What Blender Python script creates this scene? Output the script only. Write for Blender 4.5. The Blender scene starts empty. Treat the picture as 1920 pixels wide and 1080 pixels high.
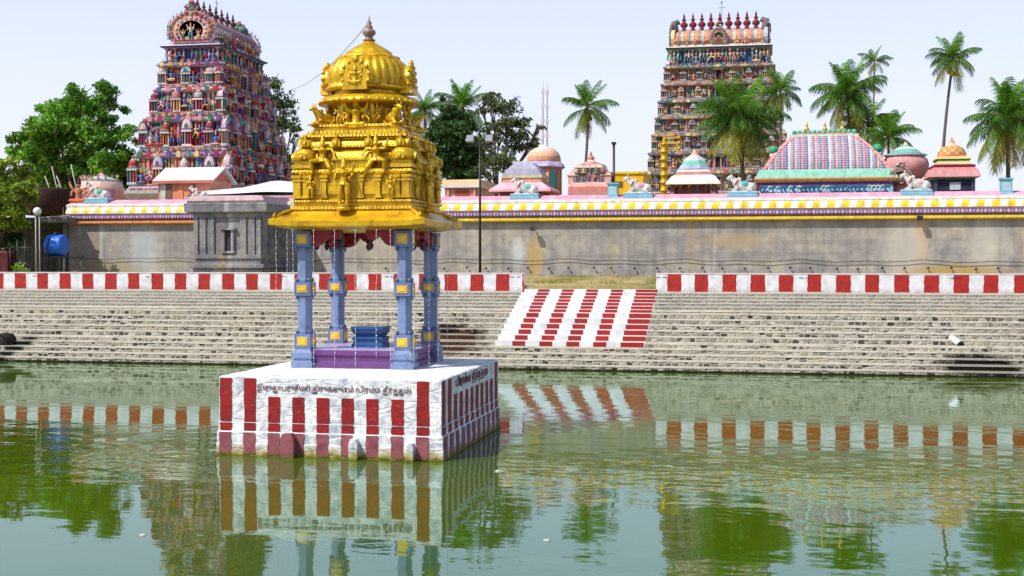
import bpy, math, random
import numpy as np
from mathutils import Vector, Matrix, Euler
R = math.radians
rnd = random.Random(7)
SC = bpy.context.scene
COL = SC.collection

# ------------------------------------------------------------------ camera
TH, FP = R(11.3), 2400.0            # yaw of the view against the temple's axes; focal length in 1920-px units
PIT = math.atan(48 / FP)
EYE = Vector((0, 0, 5.0))
cam = bpy.data.cameras.new('camera'); cam.lens = 36 * FP / 1920; cam.sensor_width = 36
cam.clip_start = 0.1; cam.clip_end = 6000
camo = bpy.data.objects.new('camera', cam); COL.objects.link(camo)
camo.location = EYE; camo.rotation_euler = (math.pi / 2 - PIT, 0, TH)
SC.camera = camo

# ------------------------------------------------------------------ world, sun, exposure
SUN_AZ, SUN_EL = R(224), R(51)
w = bpy.data.worlds.new('World'); SC.world = w; w.use_nodes = True
nt = w.node_tree; bg = nt.nodes['Background']
sky = nt.nodes.new('ShaderNodeTexSky'); sky.sky_type = 'NISHITA'; sky.sun_disc = False
sky.sun_elevation = SUN_EL; sky.sun_rotation = SUN_AZ
sky.air_density = 0.75; sky.dust_density = 3.0; sky.ozone_density = 2.2
tcw = nt.nodes.new('ShaderNodeTexCoord'); sx_ = nt.nodes.new('ShaderNodeSeparateXYZ'); nt.links.new(tcw.outputs['Generated'], sx_.inputs[0])
hz = nt.nodes.new('ShaderNodeValToRGB'); nt.links.new(sx_.outputs[2], hz.inputs[0])          # white humid haze low in the sky
he = hz.color_ramp.elements
for i_, (p_, c_) in enumerate(((0.0, (7.6, 7.8, 9.0)), (0.12, (7.1, 7.3, 8.8)), (0.31, (4.9, 6.0, 8.7)), (0.60, (0.7, 1.1, 1.8)))):
    e_ = he[i_] if i_ < 2 else he.new(p_)
    e_.position = p_; e_.color = c_ + (1,)
for i_, p_ in enumerate((0.0, 0.12, 0.31, 0.60)): he[i_].position = p_
ad = nt.nodes.new('ShaderNodeMix'); ad.data_type = 'RGBA'; ad.blend_type = 'ADD'; ad.inputs['Factor'].default_value = 1.0
sc_ = nt.nodes.new('ShaderNodeMix'); sc_.data_type = 'RGBA'; sc_.blend_type = 'MULTIPLY'; sc_.inputs['Factor'].default_value = 1.0
sc_.inputs['B'].default_value = (0.45, 0.45, 0.45, 1); nt.links.new(sky.outputs[0], sc_.inputs['A'])
nt.links.new(sc_.outputs['Result'], ad.inputs['A']); nt.links.new(hz.outputs[0], ad.inputs['B'])
nt.links.new(ad.outputs['Result'], bg.inputs[0]); bg.inputs[1].default_value = 0.10
sl = bpy.data.lights.new('sun', 'SUN'); sl.energy = 4.7; sl.angle = R(0.53); sl.color = (1.0, 0.95, 0.86)
so = bpy.data.objects.new('sun', sl); COL.objects.link(so)
toward = Vector((math.sin(SUN_AZ) * math.cos(SUN_EL), math.cos(SUN_AZ) * math.cos(SUN_EL), math.sin(SUN_EL)))
so.rotation_euler = (-toward).to_track_quat('-Z', 'Y').to_euler()
SC.view_settings.view_transform = 'Standard'; SC.view_settings.look = 'None'
SC.view_settings.exposure = 0.1; SC.view_settings.gamma = 1.0
SC.cycles.max_bounces = 6; SC.cycles.diffuse_bounces = 3; SC.cycles.glossy_bounces = 3
SC.cycles.transparent_max_bounces = 6; SC.cycles.caustics_reflective = False; SC.cycles.caustics_refractive = False

_f = Vector((-math.sin(TH) * math.cos(PIT), math.cos(TH) * math.cos(PIT), -math.sin(PIT)))
_r = Vector((math.cos(TH), math.sin(TH), 0)); _u = _r.cross(_f)
def at(px, py, V):
    """survey: the point at distance V up the temple axis that the photo shows at pixel (px, py)"""
    d = _f + _r * ((px - 960) / FP) + _u * ((540 - py) / FP)
    return EYE + d * (V / d.y)
def mpp(px, V):
    return ((at(px, 492, V) - EYE).dot(_f)) / FP

# ------------------------------------------------------------------ colours
def S(r, g, b):
    def f(c):
        c /= 255.0
        return c / 12.92 if c <= 0.04045 else ((c + 0.055) / 1.055) ** 2.4
    return (f(r), f(g), f(b))
def mul(c, k): return (c[0] * k, c[1] * k, c[2] * k)
def mixc(a, b, t): return tuple(a[i] * (1 - t) + b[i] * t for i in range(3))

# ------------------------------------------------------------------ materials
def newmat(name):
    m = bpy.data.materials.new(name); m.use_nodes = True
    return m, m.node_tree, m.node_tree.nodes['Principled BSDF']
def N(nt, t, **kw):
    n = nt.nodes.new(t)
    for k, v in kw.items(): setattr(n, k, v)
    return n
def noise(nt, scale, detail=4, rough=0.55, vec=None, mapscale=None, coord='Object'):
    tc = N(nt, 'ShaderNodeTexCoord'); n = N(nt, 'ShaderNodeTexNoise')
    n.inputs['Scale'].default_value = scale; n.inputs['Detail'].default_value = detail; n.inputs['Roughness'].default_value = rough
    src = tc.outputs[coord]
    if mapscale:
        mp = N(nt, 'ShaderNodeMapping'); mp.inputs['Scale'].default_value = mapscale
        nt.links.new(src, mp.inputs[0]); src = mp.outputs[0]
    nt.links.new(src, n.inputs['Vector'])
    return n.outputs['Fac']
def ramp(nt, fac, stops):
    r = N(nt, 'ShaderNodeValToRGB'); e = r.color_ramp.elements
    while len(e) < len(stops): e.new(0.5)
    for i, (p, c) in enumerate(stops):
        e[i].position = p; e[i].color = (c[0], c[1], c[2], 1) if isinstance(c, tuple) else (c, c, c, 1)
    nt.links.new(fac, r.inputs[0]); return r.outputs[0]
def mix(nt, fac, a, b, mode='MIX'):
    m = N(nt, 'ShaderNodeMix', data_type='RGBA', blend_type=mode)
    for sock, v in ((m.inputs['Factor'], fac), (m.inputs['A'], a), (m.inputs['B'], b)):
        if isinstance(v, bpy.types.NodeSocket): nt.links.new(v, sock)
        elif isinstance(v, tuple): sock.default_value = (v[0], v[1], v[2], 1)
        else: sock.default_value = v
    return m.outputs['Result']
def math_(nt, op, a, b=None, clamp=False):
    m = N(nt, 'ShaderNodeMath', operation=op); m.use_clamp = clamp
    for i, v in enumerate((a, b)):
        if v is None: continue
        if isinstance(v, bpy.types.NodeSocket): nt.links.new(v, m.inputs[i])
        else: m.inputs[i].default_value = v
    return m.outputs[0]
def bump(nt, bs, h, strength, dist):
    b = N(nt, 'ShaderNodeBump'); b.inputs['Strength'].default_value = strength; b.inputs['Distance'].default_value = dist
    nt.links.new(h, b.inputs['Height']); nt.links.new(b.outputs[0], bs.inputs['Normal']); return b
def world_pos(nt):
    g = N(nt, 'ShaderNodeNewGeometry'); s = N(nt, 'ShaderNodeSeparateXYZ')
    nt.links.new(g.outputs['Position'], s.inputs[0]); return s.outputs
def maprange(nt, v, a, b, c=0.0, d=1.0):
    m = N(nt, 'ShaderNodeMapRange'); m.inputs[1].default_value = a; m.inputs[2].default_value = b
    m.inputs[3].default_value = c; m.inputs[4].default_value = d
    nt.links.new(v, m.inputs[0]); return m.outputs[0]

def paint_mat(name, rough=0.6, grime=0.45, scale=3.0, grime_col=(0.10, 0.085, 0.07), spec=0.4):
    m, nt, bs = newmat(name)
    a = N(nt, 'ShaderNodeAttribute', attribute_name='Col')
    v = ramp(nt, noise(nt, scale, 5), [(0.25, 0.72), (0.75, 1.12)])
    c = mix(nt, 1.0, a.outputs['Color'], v, 'MULTIPLY')
    g = ramp(nt, noise(nt, scale * 0.8, 6, 0.65, mapscale=(2.2, 2.2, 0.45)), [(0.52, 0.0), (0.78, 1.0)])
    c = mix(nt, math_(nt, 'MULTIPLY', g, grime), c, grime_col)
    nt.links.new(c, bs.inputs['Base Color'])
    bs.inputs['Roughness'].default_value = rough; bs.inputs['Specular IOR Level'].default_value = spec
    bump(nt, bs, noise(nt, scale * 6, 4), 0.25, 0.02)
    return m
MAT = {}
MAT['stucco'] = paint_mat('painted_stucco', 0.7, 0.6, 2.5, spec=0.25)
MAT['paint'] = paint_mat('wall_paint', 0.5, 0.35, 1.2)
m = paint_mat('limewash', 0.7, 0.5, 2.2, (0.30, 0.29, 0.27)); nt = m.node_tree; bs = nt.nodes['Principled BSDF']
src = bs.inputs['Base Color'].links[0].from_socket; xyz = world_pos(nt)
zz = math_(nt, 'ADD', xyz[2], math_(nt, 'MULTIPLY', math_(nt, 'SUBTRACT', noise(nt, 2.5, 6, 0.7), 0.5), 0.7))
nt.links.new(mix(nt, math_(nt, 'MULTIPLY', maprange(nt, zz, 3.66, 3.40), 0.6), src, S(150, 140, 118)), bs.inputs['Base Color']); MAT['limewash'] = m
MAT['pillar'] = paint_mat('pillar_paint', 0.4, 0.3, 3.0)
MAT['metal'] = paint_mat('painted_metal', 0.4, 0.3, 4.0)
MAT['cloth'] = paint_mat('roof_sheet', 0.6, 0.25, 0.8)

# gold paint, worn brownish in places
m, nt, bs = newmat('gold_paint')
c = ramp(nt, noise(nt, 2.4, 7, 0.65), [(0.28, S(146, 104, 10)), (0.42, S(216, 165, 12)), (0.7, S(244, 203, 26))])
g = ramp(nt, noise(nt, 5.0, 7, 0.7, mapscale=(1.6, 1.6, 0.5)), [(0.54, 0.0), (0.72, 1.0)])
c = mix(nt, math_(nt, 'MULTIPLY', g, 0.8), c, S(104, 66, 14))
nt.links.new(c, bs.inputs['Base Color']); bs.inputs['Metallic'].default_value = 0.42
bs.inputs['Roughness'].default_value = 0.30; bs.inputs['Specular IOR Level'].default_value = 0.75
bump(nt, bs, noise(nt, 18, 6, 0.7), 0.7, 0.02); MAT['gold'] = m

# whitewashed stone of the plinth, algae at the waterline
m, nt, bs = newmat('whitewash')
tc = N(nt, 'ShaderNodeTexCoord')
c = ramp(nt, noise(nt, 3.0, 7, 0.65), [(0.32, S(168, 176, 188)), (0.44, S(212, 217, 226)), (0.56, S(246, 247, 250))])
xyz = world_pos(nt)
st = ramp(nt, noise(nt, 1.6, 6, 0.7, mapscale=(3, 3, 0.5)), [(0.55, 0.0), (0.72, 1.0)])
c = mix(nt, math_(nt, 'MULTIPLY', st, 0.45), c, S(146, 148, 144))
ck = ramp(nt, noise(nt, 6.0, 7, 0.8, mapscale=(1, 1, 2.2)), [(0.60, 0.0), (0.68, 1.0)])
c = mix(nt, math_(nt, 'MULTIPLY', ck, 0.4), c, S(128, 132, 134))
zz = math_(nt, 'ADD', xyz[2], math_(nt, 'MULTIPLY', math_(nt, 'SUBTRACT', noise(nt, 4.0, 4), 0.5), 0.35))
c = mix(nt, maprange(nt, zz, 0.34, 0.05), c, S(168, 152, 70))
c = mix(nt, maprange(nt, zz, 0.10, -0.02), c, S(98, 96, 22))
nt.links.new(c, bs.inputs['Base Color']); bs.inputs['Roughness'].default_value = 0.75
vo = N(nt, 'ShaderNodeTexVoronoi', feature='DISTANCE_TO_EDGE'); vo.inputs['Scale'].default_value = 1.0
mpw = N(nt, 'ShaderNodeMapping'); mpw.inputs['Scale'].default_value = (1.6, 1.6, 3.2)
nt.links.new(tc.outputs['Object'], mpw.inputs[0]); nt.links.new(mpw.outputs[0], vo.inputs['Vector'])
hh = math_(nt, 'ADD', math_(nt, 'MULTIPLY', maprange(nt, vo.outputs['Distance'], 0.0, 0.10), 0.25), noise(nt, 7, 6, 0.7))
bump(nt, bs, hh, 0.6, 0.06); MAT['whitewash'] = m

def red_mat(name, base, base2, fade=False):
    m, nt, bs = newmat(name)
    c = ramp(nt, noise(nt, 3.2, 6, 0.65), [(0.3, base2), (0.55, base), (0.8, mul(base, 1.25))])
    s = ramp(nt, noise(nt, 9.0, 6, 0.7), [(0.60, 0.0), (0.72, 1.0)])
    c = mix(nt, math_(nt, 'MULTIPLY', s, 0.5), c, S(196, 150, 140))
    if fade:
        xyz = world_pos(nt)
        zz = math_(nt, 'ADD', xyz[2], math_(nt, 'MULTIPLY', math_(nt, 'SUBTRACT', noise(nt, 5.0, 4), 0.5), 0.3))
        c = mix(nt, maprange(nt, zz, 0.16, 0.0), c, S(104, 84, 26))
    nt.links.new(c, bs.inputs['Base Color']); bs.inputs['Roughness'].default_value = 0.65
    bump(nt, bs, noise(nt, 9, 5), 0.5, 0.03)
    return m
MAT['red'] = red_mat('red_oxide_paint', S(164, 24, 8), S(128, 14, 8))
MAT['red_dark'] = red_mat('dark_red_paint', S(150, 14, 14), S(112, 8, 12), True)
MAT['red_washed'] = red_mat('washed_red_paint', S(150, 84, 92), S(120, 52, 64), True)

# old concrete of the temple wall
def concrete(name, tone, warm, dark, streak=0.6, sc=0.35, runs=()):
    m, nt, bs = newmat(name)
    c = ramp(nt, noise(nt, sc, 6, 0.6, mapscale=(1, 1, 1.6)), [(0.36, dark), (0.48, tone), (0.60, warm)])
    p = ramp(nt, noise(nt, sc * 5.0, 6, 0.75), [(0.36, 0.72), (0.66, 1.16)])
    c = mix(nt, 1.0, c, p, 'MULTIPLY')
    s = ramp(nt, noise(nt, 1.0, 5, 0.7, mapscale=(1.6, 1.6, 0.06)), [(0.46, 0.0), (0.62, 1.0)])
    c = mix(nt, math_(nt, 'MULTIPLY', s, streak), c, mul(dark, 0.62))
    s2 = ramp(nt, noise(nt, 0.5, 4, 0.7, mapscale=(1.7, 1.7, 0.10)), [(0.60, 0.0), (0.72, 1.0)])
    c = mix(nt, math_(nt, 'MULTIPLY', s2, 0.55), c, S(176, 146, 92))
    s3 = ramp(nt, noise(nt, 0.6, 4, 0.7, mapscale=(1.1, 1.1, 0.06)), [(0.63, 0.0), (0.72, 1.0)])
    c = mix(nt, math_(nt, 'MULTIPLY', s3, 0.5), c, S(196, 198, 196))
    b = ramp(nt, noise(nt, 1.0, 3, 0.6, mapscale=(0.05, 0.05, 2.3)), [(0.56, 0.0), (0.64, 1.0)])
    c = mix(nt, math_(nt, 'MULTIPLY', b, 0.30), c, mul(dark, 0.6))
    if runs:
        xyz = world_pos(nt)
        for cu, cz, su, sz, col, k_ in runs:
            n_ = math_(nt, 'MULTIPLY', math_(nt, 'SUBTRACT', noise(nt, 1.6, 5, 0.7, mapscale=(1, 1, .25)), 0.5), 1.5)
            dx = math_(nt, 'DIVIDE', math_(nt, 'SUBTRACT', xyz[0], cu), su); dz = math_(nt, 'DIVIDE', math_(nt, 'SUBTRACT', xyz[2], cz), sz)
            d = math_(nt, 'ADD', math_(nt, 'SQRT', math_(nt, 'ADD', math_(nt, 'MULTIPLY', dx, dx), math_(nt, 'MULTIPLY', dz, dz))), n_)
            c = mix(nt, math_(nt, 'MULTIPLY', maprange(nt, d, 1.2, 0.5), k_), c, col)
    nt.links.new(c, bs.inputs['Base Color']); bs.inputs['Roughness'].default_value = 0.9
    bs.inputs['Specular IOR Level'].default_value = 0.2
    bump(nt, bs, noise(nt, 6, 6, 0.7), 0.4, 0.03)
    return m
MAT['wall'] = concrete('old_wall_plaster', S(158, 154, 152), S(172, 166, 154), S(140, 137, 138), 0.42, 0.35, [(at(1004, 500, 80).x, 5.4, .55, 1.5, S(182, 152, 92), .8), (at(972, 480, 80).x, 5.7, .5, 1.0, S(196, 202, 206), .7), (at(1727, 470, 80).x, 6.2, .45, 1.9, S(186, 140, 84), .75),
    (at(1700, 480, 80).x, 5.8, 1.6, 2.2, S(196, 192, 182), .6), (at(1850, 480, 80).x, 6.0, 1.3, 2.0, S(200, 196, 186), .5), (at(1790, 515, 80).x, 4.4, 3.0, .5, S(176, 148, 84), .8), (at(1380, 460, 80).x, 6.3, 2.6, .5, S(176, 156, 122), .6), (at(270, 450, 80).x, 5.9, 1.2, 2.0, S(186, 192, 196), .6), (at(170, 500, 80).x, 4.5, 4.0, .7, S(150, 140, 104), .6), (at(720, 470, 80).x, 6, 3, 1.2, S(176, 164, 146), .5)])
_w = MAT['wall'].node_tree
MAT['granite'] = concrete('grey_granite', S(136, 136, 140), S(150, 148, 146), S(112, 113, 118), 0.5, 0.8)
MAT['shed'] = concrete('dim_shed_plaster', S(120, 122, 116), S(134, 132, 122), S(92, 96, 92), 0.6, 0.8)

# rubble masonry of the tank steps
m, nt, bs = newmat('rubble_riser')
tc = N(nt, 'ShaderNodeTexCoord'); mp = N(nt, 'ShaderNodeMapping'); mp.inputs['Scale'].default_value = (3.3, 3.3, 5.0)
nt.links.new(tc.outputs['Object'], mp.inputs[0])
vo = N(nt, 'ShaderNodeTexVoronoi'); vo.inputs['Randomness'].default_value = 0.62; vo.inputs['Scale'].default_value = 1.0; nt.links.new(mp.outputs[0], vo.inputs['Vector'])
ve = N(nt, 'ShaderNodeTexVoronoi', feature='DISTANCE_TO_EDGE'); ve.inputs['Randomness'].default_value = 0.62; ve.inputs['Scale'].default_value = 1.0; nt.links.new(mp.outputs[0], ve.inputs['Vector'])
sp = N(nt, 'ShaderNodeSeparateColor'); nt.links.new(vo.outputs['Color'], sp.inputs[0])
stone = ramp(nt, sp.outputs[0], [(0.0, S(56, 54, 52)), (0.30, S(82, 80, 78)), (0.38, S(140, 137, 130)), (0.75, S(182, 177, 166)), (1.0, S(158, 155, 148))])
c = mix(nt, maprange(nt, ve.outputs['Distance'], 0.03, 0.14), S(200, 197, 188), stone)
xyz = world_pos(nt)
plain = mix(nt, noise(nt, 2.0, 5), S(150, 148, 144), S(186, 182, 172))
hi = math_(nt, 'ADD', maprange(nt, xyz[2], 2.40, 2.46), ramp(nt, noise(nt, 0.35, 4), [(0.5, 0.0), (0.62, 0.55)]), True)
c = mix(nt, hi, c, plain)
v = ramp(nt, noise(nt, 0.5, 5, 0.6), [(0.3, S(196, 190, 174)), (0.5, S(236, 234, 228)), (0.7, S(238, 222, 194))])
c = mix(nt, 0.75, c, mix(nt, 1.0, c, v, 'MULTIPLY'))
gr = ramp(nt, noise(nt, 1.1, 6, 0.7), [(0.56, 0.0), (0.75, 1.0)])
c = mix(nt, math_(nt, 'MULTIPLY', gr, 0.5), c, S(104, 102, 62))
wz = math_(nt, 'ADD', xyz[2], math_(nt, 'MULTIPLY', noise(nt, 2.0, 4), 0.10))
c = mix(nt, maprange(nt, wz, 0.16, 0.10), c, S(36, 34, 20))
def blot(nt, c, cu, cz, su, sz, col, coord):          # a seep stain with a place and shape of its own on the steps
    n = math_(nt, 'MULTIPLY', math_(nt, 'SUBTRACT', noise(nt, 1.5, 5, 0.65), 0.5), 1.6)
    dx = math_(nt, 'DIVIDE', math_(nt, 'SUBTRACT', coord[0], cu), su); dz = math_(nt, 'DIVIDE', math_(nt, 'SUBTRACT', coord[2], cz), sz)
    d = math_(nt, 'SQRT', math_(nt, 'ADD', math_(nt, 'MULTIPLY', dx, dx), math_(nt, 'MULTIPLY', dz, dz)))
    return mix(nt, maprange(nt, math_(nt, 'ADD', d, n), 1.15, 0.65), c, col)
STAINS = [(9.75 - 0.4, 0.42, 2.0, 0.5, S(20, 15, 12)), (-15.6, 1.15, 2.0, 0.75, S(70, 46, 30)), (-15.9, 1.62, 0.8, 0.22, S(22, 16, 14)),
          (-38.2, 0.6, 0.6, 0.7, S(16, 16, 14))]
for a_ in STAINS: c = blot(nt, c, *a_, xyz)
nt.links.new(c, bs.inputs['Base Color']); bs.inputs['Roughness'].default_value = 0.9; bs.inputs['Specular IOR Level'].default_value = 0.2
bump(nt, bs, maprange(nt, ve.outputs['Distance'], 0.0, 0.2), 0.8, 0.05); MAT['riser'] = m
m, nt, bs = newmat('step_nosing')
xyz = world_pos(nt)
c = ramp(nt, noise(nt, 1.4, 6, 0.65), [(0.28, S(146, 138, 122)), (0.45, S(196, 188, 170)), (0.7, S(220, 212, 196))])
c = mix(nt, math_(nt, 'MULTIPLY', maprange(nt, xyz[2], 2.52, 2.60), 0.5), c, S(168, 168, 162))
gn = N(nt, 'ShaderNodeNewGeometry'); sn = N(nt, 'ShaderNodeSeparateXYZ'); nt.links.new(gn.outputs['Normal'], sn.inputs[0])
c = mix(nt, math_(nt, 'MULTIPLY', maprange(nt, sn.outputs[2], 0.5, 0.9), 0.8), c, mix(nt, noise(nt, 2.5, 6, 0.7), S(142, 138, 130), S(192, 188, 178)))
e = ramp(nt, noise(nt, 0.9, 6, 0.7), [(0.54, 0.0), (0.70, 1.0)])
c = mix(nt, math_(nt, 'MULTIPLY', e, 0.45), c, S(120, 112, 84))
for a_ in STAINS: c = mix(nt, 0.45, c, blot(nt, c, *a_, xyz))
nt.links.new(c, bs.inputs['Base Color']); bs.inputs['Roughness'].default_value = 0.85
bump(nt, bs, noise(nt, 9, 5), 0.4, 0.02); MAT['tread'] = m

# ground
m, nt, bs = newmat('dusty_ground')
c = ramp(nt, noise(nt, 0.25, 7, 0.65), [(0.34, S(108, 104, 54)), (0.5, S(158, 142, 92)), (0.68, S(178, 160, 120))])
c = mix(nt, ramp(nt, noise(nt, 2.2, 6, 0.7), [(0.45, 0.0), (0.7, 0.7)]), c, S(120, 118, 52))
nt.links.new(c, bs.inputs['Base Color']); bs.inputs['Roughness'].default_value = 0.95
bump(nt, bs, noise(nt, 5, 6), 0.5, 0.05); MAT['ground'] = m

# green tank water
m, nt, bs = newmat('green_water'); nt.nodes.remove(bs)
c = ramp(nt, noise(nt, 0.10, 4, 0.5), [(0.35, (0.042, 0.092, 0.002)), (0.65, (0.074, 0.108, 0.002))])
df = N(nt, 'ShaderNodeBsdfDiffuse'); nt.links.new(c, df.inputs[0])
gl = N(nt, 'ShaderNodeBsdfGlossy'); gl.inputs['Color'].default_value = (0.80, 0.98, 0.98, 1); gl.inputs['Roughness'].default_value = 0.025
fr_ = N(nt, 'ShaderNodeFresnel'); fr_.inputs['IOR'].default_value = 1.95
mask = ramp(nt, noise(nt, 0.07, 3, 0.5, mapscale=(0.6, 1.3, 1)), [(0.42, 0.22), (0.64, 1.0)])
h = math_(nt, 'ADD', noise(nt, 0.75, 2, 0.5, mapscale=(0.8, 1.25, 1)), math_(nt, 'MULTIPLY', noise(nt, 3.0, 2, 0.5, mapscale=(0.8, 1.3, 1)), 0.16))
xyz = world_pos(nt); wv_ = math_(nt, 'SUBTRACT', 1.0, math_(nt, 'ABSOLUTE', math_(nt, 'DIVIDE', math_(nt, 'SUBTRACT', xyz[1], 31.0), 6.5)), True)   # a breath of wind across the middle of the tank
mask = math_(nt, 'ADD', mask, math_(nt, 'MULTIPLY', wv_, math_(nt, 'ADD', 0.5, noise(nt, 0.12, 3))))
h = math_(nt, 'MULTIPLY', h, mask)
bp = N(nt, 'ShaderNodeBump'); bp.inputs['Strength'].default_value = 0.17; bp.inputs['Distance'].default_value = 0.10; nt.links.new(h, bp.inputs['Height'])
for q in (df, gl, fr_): nt.links.new(bp.outputs[0], q.inputs['Normal'])
mx = N(nt, 'ShaderNodeMixShader'); nt.links.new(fr_.outputs[0], mx.inputs[0]); nt.links.new(df.outputs[0], mx.inputs[1]); nt.links.new(gl.outputs[0], mx.inputs[2])
nt.links.new(mx.outputs[0], nt.nodes['Material Output'].inputs[0]); MAT['water'] = m

def leaf_mat(name, trans=0.4):
    m, nt, bs = newmat(name)
    a = N(nt, 'ShaderNodeAttribute', attribute_name='Col')
    nt.links.new(a.outputs['Color'], bs.inputs['Base Color']); bs.inputs['Roughness'].default_value = 0.45
    bs.inputs['Specular IOR Level'].default_value = 0.3
    t = N(nt, 'ShaderNodeBsdfTranslucent'); nt.links.new(mix(nt, 1.0, a.outputs['Color'], (1.0, 1.15, 0.5), 'MULTIPLY'), t.inputs[0])
    mx = N(nt, 'ShaderNodeMixShader'); mx.inputs[0].default_value = trans
    nt.links.new(bs.outputs[0], mx.inputs[1]); nt.links.new(t.outputs[0], mx.inputs[2])
    nt.links.new(mx.outputs[0], nt.nodes['Material Output'].inputs[0]); return m
MAT['leaf'] = leaf_mat('leaves')
MAT['bark'] = paint_mat('bark', 0.9, 0.5, 6.0, spec=0.2)

# ------------------------------------------------------------------ mesh builder
class MB:
    def __init__(s): s.v = []; s.f = []; s.c = []; s.sm = []; s.mi = []; s.cur = 0
    def face(s, idx, c, sm=False): s.f.append(tuple(idx)); s.c.append(c); s.sm.append(sm); s.mi.append(s.cur)
    def poly(s, pts, c, sm=False):
        n = len(s.v); s.v.extend(tuple(p) for p in pts); s.face(range(n, n + len(pts)), c, sm)
    def box(s, x0, x1, y0, y1, z0, z1, c, top=None, bev=0.0):
        s.hexa([(x0, y0, z0), (x1, y0, z0), (x1, y1, z0), (x0, y1, z0), (x0, y0, z1), (x1, y0, z1), (x1, y1, z1), (x0, y1, z1)], c, top)
    def hexa(s, p, c, top=None):
        n = len(s.v); s.v.extend(p)
        for q in ((3, 2, 1, 0), (0, 1, 5, 4), (1, 2, 6, 5), (2, 3, 7, 6), (3, 0, 4, 7)): s.face([n + i for i in q], c)
        s.face([n + 4, n + 5, n + 6, n + 7], top or c)
    def cbox(s, cx, cy, z0, hx, hy, h, c, top=None): s.box(cx - hx, cx + hx, cy - hy, cy + hy, z0, z0 + h, c, top)
    def rings(s, rings, cols, closed=True, cap0=True, cap1=True, sm=False):
        """rings: lists of points of equal count; cols[i] colours the band i..i+1 (colour or list per segment)"""
        base = []
        for r in rings: base.append(len(s.v)); s.v.extend(tuple(p) for p in r)
        n = len(rings[0]); m = n if closed else n - 1
        for i in range(len(rings) - 1):
            cc = cols[i] if i < len(cols) else cols[-1]
            for j in range(m):
                k = (j + 1) % n
                c = cc[j % len(cc)] if isinstance(cc, list) else cc
                s.face((base[i] + j, base[i] + k, base[i + 1] + k, base[i + 1] + j), c, sm)
        c0 = cols[0][0] if isinstance(cols[0], list) else cols[0]; c1 = cols[-1][0] if isinstance(cols[-1], list) else cols[-1]
        if cap0: s.face([base[0] + j for j in range(n)][::-1], c0)
        if cap1: s.face([base[-1] + j for j in range(n)], c1)
    def lathe(s, prof, n, c, cx=0, cy=0, z=0, sm=True, rot=0.0, sq=1.0):
        """prof: (r, z) or (r, z, colour of the band that starts here)"""
        rr = [[(cx + p[0] * math.cos(rot + 2 * math.pi * j / n), cy + sq * p[0] * math.sin(rot + 2 * math.pi * j / n), z + p[1]) for j in range(n)] for p in prof]
        s.rings(rr, [(p[2] if len(p) > 2 else c) for p in prof[:-1]] , sm=sm)
    def square(s, prof, c, cx=0, cy=0, z=0, ax=1.0, ay=1.0):
        """square rings of half-width r (times ax, ay)"""
        rr = [[(cx - p[0] * ax, cy - p[0] * ay, z + p[1]), (cx + p[0] * ax, cy - p[0] * ay, z + p[1]), (cx + p[0] * ax, cy + p[0] * ay, z + p[1]), (cx - p[0] * ax, cy + p[0] * ay, z + p[1])] for p in prof]
        s.rings(rr, [(p[2] if len(p) > 2 else c) for p in prof[:-1]])
    def rect(s, prof, c, cx=0, cy=0, z=0):
        """rings of half-extents (hx, hy) at height z: prof (hx, hy, z[, colour])"""
        rr = [[(cx - p[0], cy - p[1], z + p[2]), (cx + p[0], cy - p[1], z + p[2]), (cx + p[0], cy + p[1], z + p[2]), (cx - p[0], cy + p[1], z + p[2])] for p in prof]
        s.rings(rr, [(p[3] if len(p) > 3 else c) for p in prof[:-1]])
    def tube(s, pts, rad, n, c, sm=True):
        pts = [Vector(p) for p in pts]
        if not hasattr(rad, '__len__'): rad = [rad] * len(pts)
        rr = []; ref = None
        for i, p in enumerate(pts):
            d = (pts[min(i + 1, len(pts) - 1)] - pts[max(i - 1, 0)]).normalized()
            if ref is None: ref = d.orthogonal().normalized()
            a = (ref - d * ref.dot(d)).normalized(); ref = a; b = d.cross(a)
            rr.append([p + (a * math.cos(2 * math.pi * j / n) + b * math.sin(2 * math.pi * j / n)) * rad[i] for j in range(n)])
        s.rings(rr, [c], sm=sm)
    def ell(s, ctr, rad, c, n=8, m=5, M=None, sm=True):
        rr = []
        for i in range(m + 1):
            t = math.pi * (i / m) * 0.96 + 0.02 * math.pi - math.pi / 2
            ring = []
            for j in range(n):
                p = Vector((rad[0] * math.cos(t) * math.cos(2 * math.pi * j / n), rad[1] * math.cos(t) * math.sin(2 * math.pi * j / n), rad[2] * math.sin(t)))
                if M: p = M @ p
                ring.append((ctr[0] + p.x, ctr[1] + p.y, ctr[2] + p.z))
            rr.append(ring)
        s.rings(rr, [c], sm=sm)
    def prism(s, out, y0, y1, c, edge=None, sm=False):
        """outline of (x, z) points extruded along y"""
        n = len(s.v); k = len(out)
        s.v.extend((p[0], y0, p[1]) for p in out); s.v.extend((p[0], y1, p[1]) for p in out)
        s.face(range(n, n + k), c); s.face(range(n + 2 * k - 1, n + k - 1, -1), c)
        for i in range(k):
            j = (i + 1) % k; s.face((n + j, n + i, n + k + i, n + k + j), edge or c, sm)
    def add(s, o, M=None, cf=None):
        n = len(s.v)
        s.v.extend((M @ Vector(p))[:] for p in o.v) if M else s.v.extend(o.v)
        s.f.extend(tuple(i + n for i in f) for f in o.f)
        s.c.extend(cf(c) for c in o.c) if cf else s.c.extend(o.c); s.sm.extend(o.sm); s.mi.extend([s.cur] * len(o.f) if s.cur else o.mi)
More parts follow.
